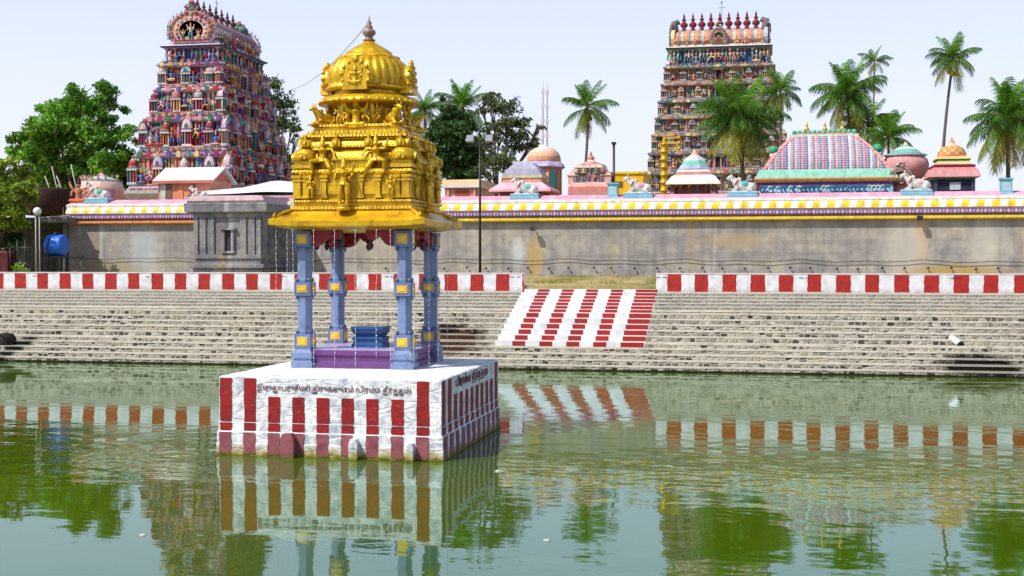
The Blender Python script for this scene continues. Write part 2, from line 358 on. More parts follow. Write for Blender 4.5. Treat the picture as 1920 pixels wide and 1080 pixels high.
    def data(s, name, mat):
        me = bpy.data.meshes.new(name); me.from_pydata(s.v, [], s.f)
        cnt = np.array([len(f) for f in s.f]); cols = np.ones((len(s.f), 4), np.float32)
        cols[:, :3] = np.array([c if c else (1, 1, 1) for c in s.c], np.float32)
        at_ = me.color_attributes.new('Col', 'FLOAT_COLOR', 'CORNER')
        at_.data.foreach_set('color', np.repeat(cols, cnt, axis=0).ravel())
        me.polygons.foreach_set('use_smooth', s.sm)
        for q in (mat if isinstance(mat, (list, tuple)) else [mat]): me.materials.append(MAT[q] if isinstance(q, str) else q)
        me.polygons.foreach_set('material_index', s.mi); me.update()
        return me

def link(name, data, parent=None):
    o = bpy.data.objects.new(name, data); COL.objects.link(o)
    if parent is not None: o.parent = parent
    return o
def obj(name, mb, mat, parent=None, label=None):
    o = link(name, mb.data(name, mat), parent)
    if label: o['label'] = label
    return o
def tag(o, label, cat, group=None):
    o['label'] = label; o['category'] = cat
    if group: o['group'] = group
    return o
def thing(name, label, cat, loc=(0, 0, 0), rotz=0.0, group=None):
    o = link(name, None); o.location = loc; o.rotation_euler = (0, 0, rotz); o.empty_display_size = 0.3
    return tag(o, label, cat, group)
def struct(name, mb, mat):
    o = obj(name, mb, mat); o['kind'] = 'structure'; return o
def copy_tree(o, parent=None):
    c = o.copy(); COL.objects.link(c); c.parent = parent
    for ch in list(o.children): copy_tree(ch, c)
    return c
def dup(root, loc, rotz, label, group=None, scale=1.0):
    c = copy_tree(root); c.location = loc; c.rotation_euler = (0, 0, rotz); c.scale = (scale,) * 3; c['label'] = label
    if group: c['group'] = group
    return c
def fused(mb, voxel, name, mat, smooth=2):
    """the carved figure as one continuous surface"""
    tmp = link('tmp', mb.data('tmp', mat)); md = tmp.modifiers.new('r', 'REMESH'); md.mode = 'VOXEL'; md.voxel_size = voxel; md.use_smooth_shade = True
    if smooth:
        s2 = tmp.modifiers.new('s', 'SMOOTH'); s2.iterations = smooth; s2.factor = 0.4
    dg = bpy.context.evaluated_depsgraph_get(); me = bpy.data.meshes.new_from_object(tmp.evaluated_get(dg))
    bpy.data.objects.remove(tmp); me.name = name
    me.materials.clear(); me.materials.append(MAT[mat] if isinstance(mat, str) else mat)
    return me
WHITE = S(236, 236, 236); CREAM = S(226, 212, 180)

# ================================================================== THE TANK (setting)
U0, U1, V0, V1 = -62.0, 34.0, 12.0, 58.5           # waterline rectangle
RUN1, RUN2, RUN3 = 0.66, 0.708, 0.47
steps = []                                          # (d of riser, z bottom, z top, run)
d, z = 0.0, 0.0
for n_, rise, run in ((4, 0.2325, RUN1), (6, 0.2483, RUN2), (6, 0.163, RUN3)):
    for i in range(n_): steps.append((d, z, z + rise, run)); d += run; z += rise
DTOP, ZTOP = d, z                                   # 9.7 m back, 3.4 m up
def rect_ring(d, z): return [(U0 - d, V0 - d, z), (U1 + d, V0 - d, z), (U1 + d, V1 + d, z), (U0 - d, V1 + d, z)]
ris, trd = MB(), MB()
ris.poly(rect_ring(0.3, -1.2), None)
prev = -1.2
for i, (d, a, b, run) in enumerate(steps):
    lip = 0.052 if i not in (4, 10) else 0.095
    ris.rings([rect_ring(d, prev if i == 0 else a), rect_ring(d, b - lip)], [None], cap0=False, cap1=False)
    trd.rings([rect_ring(d, b - lip), rect_ring(d - 0.014, b - lip), rect_ring(d - 0.014, b), rect_ring(d + run, b)], [None], cap0=False, cap1=False)
struct('tank_steps', ris, 'riser'); struct('step_treads', trd, 'tread')
wtr = MB(); wtr.poly([(U0 - 0.2, V0 - 0.2, 0), (U1 + 0.2, V0 - 0.2, 0), (U1 + 0.2, V1 + 0.2, 0), (U0 - 0.2, V1 + 0.2, 0)], None)
struct('water', wtr, 'water')
SU0, SU1 = -13.05, -5.75                            # the painted flight
gr = MB()
def gring(d, zf, zn): return [(U0 - d, V0 - d, zn), (U1 + d, V0 - d, zn), (U1 + d, V1 + d, zf), (U0 - d, V1 + d, zf)]
gr.rings([gring(DTOP + 0.12, 3.4, 3.4), gring(DTOP + 0.125, 3.74, 3.4), gring(DTOP + 2.2, 3.78, 3.4), gring(21.5, 4.12, 3.4), gring(60, 4.15, 3.4), gring(3200, 4.15, 3.4)], [None], cap0=False, cap1=False)
struct('ground', gr, 'ground')

# painted flight of steps in the gap of the parapet (paint a few mm proud of the stone)
ps = MB(); W1, RD = S(222, 222, 226), S(158, 28, 14)
span = steps[4:]
xs = [-13.05 + 0.60, 1.33]
up = [(DTOP, 3.4, 3.56, 0.40), (DTOP + 0.40, 3.56, 3.72, 0.55)]
for (d, a, b, run) in span + up:
    y = V1 + d - 0.020 if (d < DTOP) else V1 + d + 0.0
    if d >= DTOP:
        ps.box(SU0, SU1, y, V1 + d + run, a - 0.01, b + 0.004, W1)
    else:
        ps.poly([(SU0, y, a + 0.004), (SU1, y, a + 0.004), (SU1, y, b + 0.004), (SU0, y, b + 0.004)], W1)
        ps.poly([(SU0, y, b + 0.004), (SU1, y, b + 0.004), (SU1, V1 + d + run - 0.03, b + 0.004), (SU0, V1 + d + run - 0.03, b + 0.004)], W1)
    for k in range(5):
        x0 = SU0 + 0.86 + 1.325 * k; x1 = x0 + 0.64 if k < 4 else SU1 - 0.02
        j = rnd.uniform(-0.02, 0.02)
        ps.poly([(x0 + j, y - 0.004, a + 0.012), (x1 + j, y - 0.004, a + 0.012), (x1 + j, y - 0.004, b - 0.012), (x0 + j, y - 0.004, b - 0.012)], mul(RD, rnd.uniform(0.85, 1.1)))
struct('painted_steps', ps, 'paint')

# ------------------------------------------------------------------ striped parapets
def parapet(name, label, u0, u1, v0, first, axis='u', period=1.45, marks=()):
    t = thing(name, label, 'parapet', (u0, v0, 3.4))
    L = u1 - u0; b = MB()
    b.box(0, L, 0, 0.25, -0.05, 0.98, W1); b.box(-0.01, L + 0.01, -0.02, 0.27, 0.98, 1.04, S(216, 206, 200))
    s = b; s.cur = 1; u = first - u0
    while u < L - 0.05:
        a0 = max(u, 0.03); a1 = min(u + 0.72 + rnd.uniform(-.03, .03), L - 0.01); zb, zt_ = .05 + rnd.uniform(-.015, .02), .955 + rnd.uniform(-.02, .015)
        eL = [a0 + rnd.uniform(-.022, .022) for _ in range(6)]; eR = [a1 + rnd.uniform(-.022, .022) for _ in range(6)]
        for q in range(5):
            za, zc_ = zb + (zt_ - zb) * q / 5, zb + (zt_ - zb) * (q + 1) / 5
            s.poly([(eL[q], -0.004, za), (eR[q], -0.004, za), (eR[q + 1], -0.004, zc_), (eL[q + 1], -0.004, zc_)], None)
        u += period
    s.cur = 0; g = b
    for mu in marks:                                # scrawl too small to read
        x = mu - u0 + 0.05
        for w_ in range(2):
            pts = [(x + i * 0.03, -0.012, 0.80 + rnd.uniform(-0.05, 0.06)) for i in range(9)]
            g.tube(pts, 0.011, 4, S(70, 40, 70)); x += 0.33
    obj('striped_wall', b, ['limewash', 'red'], t)
    return t
VP = V1 + DTOP
def uat(px): return at(px, 540, VP).x
pL = parapet('striped_parapet', 'long red and white striped parapet running left from the painted steps', U0 - DTOP, -12.95, VP,
             uat(932) - 1.45 * 40 - 0.05, marks=[uat(955), uat(517), uat(272), uat(60), uat(720)])
pR = parapet('striped_parapet', 'red and white striped parapet running right from the painted steps', -5.82, U1 + DTOP, VP, uat(1251),
             marks=[uat(1228), uat(1496), uat(1779)])

# ------------------------------------------------------------------ outlets in the steps
p = at(884, 612, 61.9); t = thing('drain_outlet', 'dark rusty drain outlet on the steps beside the pavilion, above a brown stain', 'drain outlet', (p.x, 62.55, 1.40), group='drain outlets in the steps')
b = MB(); b.tube([(0, 0.5, 0.12), (0, -0.1, 0.10), (0, -0.34, -0.04)], [0.17, 0.17, 0.18], 12, S(40, 28, 24)); b.ell((0.0, -0.25, -0.05), (0.13, 0.13, 0.13), S(8, 7, 6)); obj('pipe', b, 'metal', t)
b = MB(); b.cbox(0, 0.1, -0.3, 0.34, 0.22, 0.42, S(66, 48, 40)); b.cbox(0.33, 0.12, -0.3, 0.12, 0.2, 0.25, S(50, 38, 34)); obj('stone_block', b, 'stucco', t)
p = at(1803, 634, 61.2); t = thing('drain_outlet', 'white plastic pipe poking out of the steps above a black seep stain', 'drain outlet', (p.x, 61.85, 1.28), group='drain outlets in the steps')
b = MB(); b.tube([(-0.34, 0.2, 0.24), (-0.2, -0.05, 0.13), (0.0, -0.32, -0.04)], 0.15, 14, S(235, 235, 238)); obj('pipe', b, 'paint', t)
b = MB(); b.tube([(-0.01, -0.30, -0.03), (0.02, -0.36, -0.07)], 0.165, 14, S(14, 14, 14)); obj('pipe_mouth', b, 'metal', t)
p = at(5, 655, 60.3); t = thing('drain_outlet', 'black round drain hole in the steps at the far left edge', 'drain outlet', (p.x, 60.4, 0.72), group='drain outlets in the steps')
b = MB(); b.tube([(0, 0.3, 0.1), (0, -0.5, 0.05)], [0.5, 0.5], 16, S(16, 16, 15)); obj('pipe', b, 'stucco', t)
b = MB(); b.lathe([(0.62, -0.6), (0.62, 0.3), (0.5, 0.55)], 14, S(34, 32, 28)); obj('stone_collar', b, 'stucco', t)

# ================================================================== THE PLINTH AND THE GOLDEN PAVILION
PU, PV, PH = -11.02, 34.62, 2.05
hx, hy = 2.98, 3.48
t = thing('stone_plinth', 'whitewashed stone plinth with dark red stripes standing in the green water', 'plinth', (PU, PV, 0))
b = MB()
def wob(a): return a + rnd.uniform(-0.012, 0.012)
lv = [(0.06, -1.2), (0.06, 0.30), (0.05, 0.32), (0.055, 0.60), (0.012, 0.63), (0.012, 0.84), (0.0, 0.86), (0.0, PH - 0.03), (-0.03, PH)]
rg = []
for e_, z in lv:
    r_ = []
    for (sx, sy, ex, ey) in ((-1, -1, 1, -1), (1, -1, 1, 1), (1, 1, -1, 1), (-1, 1, -1, -1)):
        for q in range(12):
            s_ = q / 12.0
            r_.append(((sx + (ex - sx) * s_) * (hx + e_) + rnd.uniform(-.008, .008), (sy + (ey - sy) * s_) * (hy + e_) + rnd.uniform(-.008, .008), z + rnd.uniform(-.010, .010) if z > 0 else z))
    rg.append(r_)
b.rings(rg, [None])
def hband(u0, u1, z0, z1, off, mi, face):
    mbx = b; b.cur = mi
    j = [rnd.uniform(-.012, .012) for _ in range(8)]
    n = 6; L, Rr = [], []
    for i in range(n + 1):
        z = z0 + (z1 - z0) * i / n
        L.append((u0 + rnd.uniform(-.012, .012), z)); Rr.append((u1 + rnd.uniform(-.012, .012), z))
    for i in range(n):
        q = (L[i], Rr[i], Rr[i + 1], L[i + 1])
        if face == 'f': mbx.poly([(a, -hy - off, zz) for a, zz in q], None)
        else: mbx.poly([(hx + off, a, zz) for a, zz in q], None)
for k in range(9):
    u = -hx + 0.03 + 0.662 * k; full = k in (0, 1, 8)
    hband(u, u + 0.325, 0.866, 2.0 if full else 1.53, 0.014, 1, 'f')
    hband(u, u + 0.325, 0.632, 0.848, 0.028, 1, 'f')
    hband(u, u + 0.325, 0.03, 0.605, 0.072, 2, 'f')
for k in range(11):
    v = -hy + 0.06 + 0.635 * k; full = k in (0, 1, 10)
    hband(v, v + 0.34, 0.866, 2.0 if full else 1.55, 0.014, 1, 's')
    hband(v, v + 0.34, 0.632, 0.848, 0.028, 1, 's')
    hband(v, v + 0.34, 0.03, 0.605, 0.072, 2, 's')
obj('striped_body', b, ['whitewash', 'red_dark', 'red_washed'], t)
# lettering
def letters(text, width, name, mat, parent, M, off=0.0):
    c = bpy.data.curves.new('t', 'FONT'); c.body = text; c.size = 0.3; c.offset = off; c.extrude = 0.002
    o = link('t', c); dg = bpy.context.evaluated_depsgraph_get()
    me = bpy.data.meshes.new_from_object(o.evaluated_get(dg)); bpy.data.objects.remove(o)
    xs = [v.co.x for v in me.vertices]; k = width / max(1e-6, max(xs) - min(xs)); x0 = min(xs)
    for v in me.vertices: v.co = M @ Vector(((v.co.x - x0) * k, v.co.y * k * 1.0, v.co.z))
    def wide(tx):
        c2 = bpy.data.curves.new('t', 'FONT'); c2.body = tx; c2.size = 0.3; c2.offset = off; o2 = link('t', c2); d2 = bpy.context.evaluated_depsgraph_get()
        m2 = bpy.data.meshes.new_from_object(o2.evaluated_get(d2)); bpy.data.objects.remove(o2); return max([v.co.x for v in m2.vertices] or [0])
    tl = MB()
    for i, ch in enumerate(text):
        if ch == 'த':                                # its tail under the line
            a_ = wide(text[:i]) if i else x0; b_ = wide(text[:i + 1]); w2 = b_ - a_
            pts = [(a_ + w2 * 0.95, 0.0), (a_ + w2 * 0.90, -0.05), (a_ + w2 * 0.66, -0.075), (a_ + w2 * 0.40, -0.062), (a_ + w2 * 0.28, -0.03)]
            tl.tube([((p_[0] - x0) * k, p_[1] * k, 0) for p_ in pts], 0.012, 4, None)
    o = link(name, me, parent); me.materials.clear(); me.materials.append(MAT[mat]); me.name = name
    if tl.f:
        import bmesh
        bm = bmesh.new(); bm.from_mesh(me); n0 = [bm.verts.new(M @ Vector(v)) for v in tl.v]
        for f in tl.f: bm.faces.new([n0[i] for i in f])
        bm.to_mesh(me); bm.free()
    return o
m, nt, bs = newmat('letter_paint'); bs.inputs['Base Color'].default_value = S(96, 22, 26) + (1,); bs.inputs['Roughness'].default_value = 0.7; MAT['letter'] = m
letters('இருதாபருசினி திருக்குளம் (பிரம்ம தீர்த்தம்)', 4.12, 'lettering', 'letter', t,
        Matrix.Translation((-hx + 1.06, -hy - 0.018, 1.70)) @ Matrix.Rotation(R(90), 4, 'X') @ Matrix.Diagonal((1, 1.1, 1, 1)), 0.0)
letters('பிரம்ம தீர்த்தம்', 3.9, 'lettering', 'letter', t,
        Matrix.Translation((hx + 0.018, -hy + 1.5, 1.74)) @ Matrix.Rotation(R(90), 4, 'Z') @ Matrix.Rotation(R(90), 4, 'X') @ Matrix.Diagonal((1, 0.6, 1, 1)), 0.006)
for (u, w_, zt, red) in ((-hx + 1.96, 0.36, 0.62, 1), (-hx + 3.72, 0.22, 0.52, 0), (-hx + 5.22, 0.16, 0.45, 0)):
    b = MB(); y0 = -hy - 0.06
    b.rings([[(u + sx * w_ / 2 * k, y0 - 0.22 * dy, zz) for sx, dy in ((-1, 1), (1, 1), (1, 0), (-1, 0))] for k, zz in ((1, -0.3), (1, zt - 0.12), (0.6, zt))], [None])
    obj('stone_spout', b, 'red_washed' if red else 'whitewash', t, 'faded red stone boss at the waterline' if red else 'whitewashed stone boss at the waterline')

CU, CV = -11.33, 35.62
pav = thing('golden_pavilion', 'golden domed pavilion on blue pillars standing on the striped plinth', 'pavilion', (CU, CV, PH))
BL, BL2, YL = S(120, 140, 180), S(108, 126, 172), S(232, 184, 44)
sp_ = 1.455; spv = 1.40
def pillar(px, py):
    b = MB()
    b.square([(0.31, 0), (0.31, 0.16), (0.26, 0.19), (0.26, 0.24), (0.30, 0.27), (0.30, 0.42), (0.24, 0.48), (0.22, 0.53)], BL, px, py)
    for z0, z1 in ((0.95, 2.02), (2.40, 3.38)):
        b.lathe([(0.205, z0), (0.215, z0 + 0.05), (0.205, z0 + 0.12), (0.205, z1 - 0.12), (0.215, z1 - 0.05), (0.205, z1)], 8, BL, px, py, rot=R(22.5), sm=False)
        for sx in (-1, 1):                          # little lotus-bud corners under and over the blocks
            for sy in (-1, 1):
                for zz, s_ in ((z0 + 0.05, -1), (z1 - 0.05, 1)):
                    b.ell((px + sx * 0.175, py + sy * 0.175, zz), (0.045, 0.045, 0.07), mul(BL, 0.7), 6, 4)
    o = obj('pillar', b, 'pillar', pav)
    for z0, z1 in ((0.53, 0.95), (2.02, 2.40), (3.38, 3.82)):
        k = MB(); k.cbox(px, py, z0, 0.235, 0.235, z1 - z0, BL2); hz = (z1 - z0) / 2 - 0.07; zc = (z0 + z1) / 2
        for ax, ay in ((0, -1), (1, 0), (0, 1), (-1, 0)):
            for e_, h_, cc in ((0.010, 0.0, S(150, 160, 196)), (0.022, 0.02, YL), (0.034, 0.07, S(250, 204, 70))):
                a_ = 0.165 - h_; zz = hz - h_
                if ax == 0: k.box(px - a_, px + a_, py + ay * (0.235 + e_), py + ay * 0.235, zc - zz, zc + zz, cc) if ay > 0 else k.box(px - a_, px + a_, py - 0.235 - e_, py - 0.235 + .001, zc - zz, zc + zz, cc)
                else: k.box(*((px + 0.235 - .001, px + 0.235 + e_) if ax > 0 else (px - 0.235 - e_, px - 0.235 + .001)), py - a_, py + a_, zc - zz, zc + zz, cc)
        obj('panel_block', k, 'pillar', o)
    return o
for sx in (-1, 1):
    for sy in (-1, 1): pillar(sx * sp_, sy * spv)
# crimson scroll brackets under the beam
CR = S(146, 16, 34)
def bracket(px, py, dx, dy):
    b = MB()
    out = [(0.20, 3.86), (1.08, 3.86), (1.10, 3.72), (1.02, 3.60), (0.90, 3.56), (0.80, 3.62), (0.73, 3.72), (0.64, 3.60), (0.52, 3.46), (0.36, 3.40), (0.20, 3.42)]
    b.prism(out, -0.11, 0.11, CR)
    b.lathe([(0.02, 3.30), (0.07, 3.36), (0.09, 3.43), (0.05, 3.50), (0.10, 3.58)], 8, S(60, 20, 30), 0.98, 0)
    for q in ((0.42, 3.60, 0.13), (0.9, 3.72, 0.10)):
        b.tube([(q[0] + q[2] * math.cos(a), -0.115, q[1] + q[2] * math.sin(a)) for a in [i * 0.7 for i in range(9)]], 0.02, 5, S(190, 50, 70))
    M = Matrix.Translation((px, py, 0)) @ Matrix.Rotation(math.atan2(dy, dx), 4, 'Z')
    for i, v in enumerate(b.v): b.v[i] = (M @ Vector(v))[:]
    obj('bracket', b, 'pillar', pav)
for sx in (-1, 1):
    for sy in (-1, 1):
        bracket(sx * sp_, sy * spv, -sx, 0); bracket(sx * sp_, sy * spv, 0, -sy)
b = MB()
for sy in (-1, 1): b.box(-sp_ + .24, sp_ - .24, sy * spv - 0.16, sy * spv + 0.16, 3.865, 4.02, S(84, 20, 30))
for sx in (-1, 1): b.box(sx * sp_ - 0.16, sx * sp_ + 0.16, -spv + .24, spv - .24, 3.865, 4.02, S(84, 20, 30))
obj('beam', b, 'pillar', pav)
# purple floor platform
PP = S(110, 66, 128); b = MB()
b.rect([(1.66, 1.60, 0.0), (1.66, 1.60, 0.14), (1.58, 1.52, 0.18), (1.58, 1.52, 0.32, S(142, 50, 120)), (1.64, 1.58, 0.36), (1.64, 1.58, 0.50, S(170, 160, 205)), (1.60, 1.54, 0.515, S(176, 170, 205))], PP)
obj('floor_platform', b, 'pillar', pav)

G = (1, 1, 1)
# eave
b = MB(); er = []
prof = [(1.30, 3.82), (1.72, 3.86), (2.12, 3.92), (2.19, 3.95), (2.20, 4.09), (2.13, 4.13), (2.0, 4.19), (1.86, 4.28), (1.76, 4.37), (1.72, 4.40), (1.66, 4.40)]
for r_, z in prof:
    ring = []
    for (sx, sy, ex, ey) in ((-1, -1, 1, -1), (1, -1, 1, 1), (1, 1, -1, 1), (-1, 1, -1, -1)):
        for q in range(8):
            s_ = q / 8.0; cu = abs(s_ - 0.5) * 2
            k = 1 + 0.018 * cu ** 6 * (r_ > 1.9)
            ring.append(((sx + (ex - sx) * s_) * r_ * k, (sy + (ey - sy) * s_) * (r_ - 0.05) * k, z + 0.05 * cu ** 8 * (r_ > 1.9)))
    er.append(ring)
b.rings(er, [G])
for sx in (-1, 1):
    for sy in (-1, 1):
        b.tube([(sx * 1.74, sy * 1.70, 4.40), (sx * 1.88, sy * 1.84, 4.34), (sx * 2.04, sy * 2.0, 4.22), (sx * 2.12, sy * 2.08, 4.24), (sx * 2.06, sy * 2.02, 4.33)], [0.05, 0.06, 0.06, 0.05, 0.03], 6, G)
obj('eave', b, 'gold', pav)
# lower storey
T0 = 4.40
b = MB()
b.square([(1.70, T0 - .02), (1.76, T0 + 0.02), (1.76, T0 + 0.10), (1.68, T0 + 0.13), (1.68, T0 + 0.20), (1.74, T0 + 0.23), (1.74, T0 + 0.29), (1.63, T0 + 0.33), (1.63, T0 + 0.98),
          (1.70, T0 + 1.00), (1.74, T0 + 1.05), (1.72, T0 + 1.13), (1.60, T0 + 1.18), (1.22, T0 + 1.19)], G, ay=0.97)
for side in range(4):
    M = Matrix.Rotation(side * math.pi / 2, 4, 'Z')
    p_ = MB()
    for x in (-1.57, -1.30, -0.78, -0.28, 0.28, 0.78, 1.30, 1.57):
        wd = 0.10 if abs(x) > 1.2 else 0.06
        p_.box(x - wd, x + wd, -1.70, -1.55, T0 + 0.33, T0 + 0.97, G)
        p_.box(x - wd - .04, x + wd + .04, -1.72, -1.56, T0 + 0.80, T0 + 0.86, G); p_.box(x - wd - .05, x + wd + .05, -1.735, -1.56, T0 + 0.90, T0 + 0.975, G)
        p_.box(x - wd - .03, x + wd + .03, -1.715, -1.56, T0 + 0.33, T0 + 0.41, G)
    for x0 in (-1.04, -0.53, 0.53, 1.04):
        p_.box(x0 - 0.17, x0 + 0.17, -1.645, -1.60, T0 + 0.44, T0 + 0.78, G)
    b.add(p_, M)
def petals(b, z, half, h, depth, pitch, ay=.97):
    for side in range(4):
        q = MB(); hh_ = half if side % 2 == 0 else half; n_ = int(2 * half / pitch)
        for i in range(n_):
            x = -half + (i + .5) * 2 * half / n_; w2 = pitch * .36
            q.hexa([(x - w2, -half * ay - depth, z), (x + w2, -half * ay - depth, z), (x + w2, -half * ay + .02, z), (x - w2, -half * ay + .02, z), (x - w2 * .5, -half * ay - depth * .5, z + h), (x + w2 * .5, -half * ay - depth * .5, z + h), (x + w2 * .5, -half * ay + .02, z + h), (x - w2 * .5, -half * ay + .02, z + h)], G)
        b.add(q, Matrix.Rotation(side * math.pi / 2, 4, 'Z'))
petals(b, T0 + .03, 1.76, .07, .03, .11); petals(b, T0 + .235, 1.74, .055, .025, .09); petals(b, T0 + 1.07, 1.73, .06, .03, .11)
obj('lower_storey', b, 'gold', pav)
def kuta(x, y, z, s=1.0):
    """corner shrine: a squat ribbed dome on a square base"""
    b = MB()
    b.square([(0.32 * s, 0), (0.32 * s, 0.10 * s), (0.26 * s, 0.12 * s), (0.26 * s, 0.20 * s), (0.33 * s, 0.23 * s)], G, x, y, z)
    n = 24; rr = []
    for r_, h in ((0.30, 0.22), (0.345, 0.28), (0.35, 0.36), (0.32, 0.45), (0.25, 0.53), (0.14, 0.585), (0.06, 0.61)):
        rr.append([(x + s * r_ * (1 + 0.05 * (j % 2)) * math.cos(2 * math.pi * j / n), y + s * r_ * (1 + 0.05 * (j % 2)) * math.sin(2 * math.pi * j / n), z + s * h) for j in range(n)])
    b.rings(rr, [G], sm=True)
    b.lathe([(0.08 * s, 0.60 * s), (0.10 * s, 0.64 * s), (0.03 * s, 0.69 * s), (0.06 * s, 0.74 * s), (0.01, 0.82 * s)], 8, G, x, y, z)
    for side in range(4):
        p_ = MB(); pts = [(0.13 * s * math.cos(a), 0.30 * s + 0.15 * s * math.sin(a)) for a in [R(-20 + i * 27.5) for i in range(9)]]
        p_.prism(pts, -0.39 * s, -0.30 * s, G); p_.ell((0, -0.40 * s, 0.31 * s), (0.06 * s, 0.03 * s, 0.07 * s), G, 6, 4)
        b.add(p_, Matrix.Translation((x, y, z)) @ Matrix.Rotation(side * math.pi / 2, 4, 'Z'))
    return b
for sx in (-1, 1):
    for sy in (-1, 1): obj('corner_shrine', kuta(sx * 1.42, sy * 1.38, T0 + 1.17), 'gold', pav)
def shala(s=1.0):
    """long wagon-roofed shrine at the middle of a side, facing -y"""
    b = MB(); b.box(-0.52, 0.52, -0.2, 0.2, 0, 0.22, G); b.box(-0.58, 0.58, -0.26, 0.2, 0.22, 0.27, G)
    pr = [(0.24 * math.cos(a), 0.27 + 0.26 * math.sin(a)) for a in [R(i * 18) for i in range(11)]]
    b.rings([[(x, q[0], q[1]) for q in pr] for x in (-0.55, -0.28, 0, 0.28, 0.55)], [G], closed=False, cap0=False, cap1=False, sm=True)
    for x in (-0.55, 0.55): b.poly([(x, q[0], q[1]) for q in pr], G)
    for k in range(13): b.box(-0.52 + k * 0.083, -0.50 + k * 0.083, -0.215, -0.2, 0.02, 0.20, G)
    return b
# recessed wall and upper cornice
b = MB()
b.square([(1.25, T0 + 1.18), (1.25, T0 + 1.62), (1.38, T0 + 1.66), (1.44, T0 + 1.72), (1.56, T0 + 1.76), (1.56, T0 + 1.83), (1.50, T0 + 1.92), (1.42, T0 + 1.98), (1.42, T0 + 2.03), (1.54, T0 + 2.05), (1.54, T0 + 2.12), (1.30, T0 + 2.16)], G, ay=0.97)
for side in range(4):
    p_ = MB()
    for x in [-1.15 + 0.23 * k for k in range(11)]: p_.box(x - 0.045, x + 0.045, -1.31, -1.2, T0 + 1.19, T0 + 1.63, G)
    b.add(p_, Matrix.Rotation(side * math.pi / 2, 4, 'Z'))
petals(b, T0 + 1.77, 1.56, .055, .03, .10); petals(b, T0 + 2.055, 1.54, .06, .03, .10); petals(b, T0 + 1.98, 1.42, .06, .04, .12)
obj('upper_storey', b, 'gold', pav)
for side in range(4):
    M = Matrix.Rotation(side * math.pi / 2, 4, 'Z')
    sh = MB(); sh.add(shala(), M @ Matrix.Translation((0, -1.36, T0 + 1.17))); obj('long_shrine', sh, 'gold', pav)
    k = MB()
    for x in (-1.38, -0.47, 0.47, 1.38):            # small horseshoe arches on the cornice
        p_ = MB(); p_.prism([(x + 0.13 * math.cos(a), T0 + 1.86 + 0.15 * math.sin(a)) for a in [R(-30 + i * 30) for i in range(9)]], -1.60, -1.48, G)
        p_.ell((x, -1.61, T0 + 1.86), (0.07, 0.03, 0.09), G, 6, 4); p_.box(x - .03, x + .03, -1.59, -1.50, T0 + 2.0, T0 + 2.1, G)
        k = MB(); k.add(p_, M); obj('cornice_arch', k, 'gold', pav)
# third stage: base, drum, ring, neck, dome
b = MB()
b.square([(1.30, T0 + 2.15), (1.30, T0 + 2.26), (1.24, T0 + 2.28), (1.24, T0 + 2.34), (1.28, T0 + 2.37), (1.28, T0 + 2.42), (0.95, T0 + 2.43)], G)
b.lathe([(0.92, T0 + 2.42), (0.92, T0 + 2.50), (0.86, T0 + 2.53), (0.86, T0 + 2.95), (0.98, T0 + 3.0), (1.22, T0 + 3.02), (1.40, T0 + 3.06), (1.46, T0 + 3.10), (1.44, T0 + 3.18), (1.32, T0 + 3.27), (1.10, T0 + 3.33), (1.02, T0 + 3.35), (1.02, T0 + 3.38), (1.02, T0 + 3.50)], 16, G, rot=R(11.25), sm=False)
for k in range(16):
    a = k * math.pi / 8; b.box(*sorted((0.86 * math.cos(a) - .04, 0.86 * math.cos(a) + .04)), *sorted((0.86 * math.sin(a) - .04, 0.86 * math.sin(a) + .04)), T0 + 2.52, T0 + 2.97, G)
petals(b, T0 + 2.16, 1.30, .09, .03, .12, 1.0); petals(b, T0 + 2.37, 1.28, .05, .03, .10, 1.0)
for k in range(40):
    a = k * math.pi / 20; b.ell((1.43 * math.cos(a), 1.43 * math.sin(a), T0 + 3.12), (.05, .05, .06), G, 6, 4)
obj('drum', b, 'gold', pav)
def dz(h): return 3.30 + (h - 3.42) * 0.885
b = MB(); n = 128; rr = []
for r_, h, rib in ((1.00, 3.58, 0), (1.14, 3.60, 0), (1.20, 3.64, 0), (1.20, 3.70, 0.02), (1.12, 3.74, 0.03), (1.13, 3.84, 0.035), (1.16, 3.98, 0.035), (1.165, 4.12, 0.035), (1.14, 4.26, 0.035), (1.08, 4.40, 0.035), (0.99, 4.53, 0.03), (0.90, 4.62, 0.025), (0.82, 4.67, 0)):
    rr.append([(r_ * (1.05 - rib * 2.0 * ((j % 4) == 0)) * math.cos(2 * math.pi * j / n), r_ * (1.05 - rib * 2.0 * ((j % 4) == 0)) * math.sin(2 * math.pi * j / n), T0 + dz(h)) for j in range(n)])
b.rings(rr, [G], cap0=False, cap1=True, sm=True)
obj('dome', b, 'gold', pav)
b = MB(); n = 48; rr = []
for r_, h, rib in ((0.90, 4.62, 0.10), (0.94, 4.67, 0.10), (0.90, 4.73, 0.05), (0.74, 4.78, 0.0), (0.70, 4.82, 0.08), (0.66, 4.90, 0.06), (0.52, 5.0, 0.04), (0.38, 5.10, 0.03), (0.25, 5.18, 0.02), (0.17, 5.24, 0.0), (0.13, 5.28, 0.0)):
    rr.append([(r_ * (1 - rib * abs(math.sin(j * math.pi * 6 / n * 2))) * math.cos(2 * math.pi * j / n), r_ * (1 - rib * abs(math.sin(j * math.pi * 12 / n))) * math.sin(2 * math.pi * j / n), T0 + dz(h)) for j in range(n)])
b.rings(rr, [G], sm=True); obj('lotus_cap', b, 'gold', pav)
b = MB(); b.lathe([(0.14, 5.26), (0.19, 5.31), (0.10, 5.36), (0.12, 5.42), (0.20, 5.50), (0.18, 5.58), (0.09, 5.64), (0.12, 5.68), (0.06, 5.74), (0.08, 5.80), (0.03, 5.88), (0.008, 6.02)], 14, S(150, 120, 110), z=T0 - 0.335)
obj('finial', b, 'metal', pav, 'dull copper pot finial')

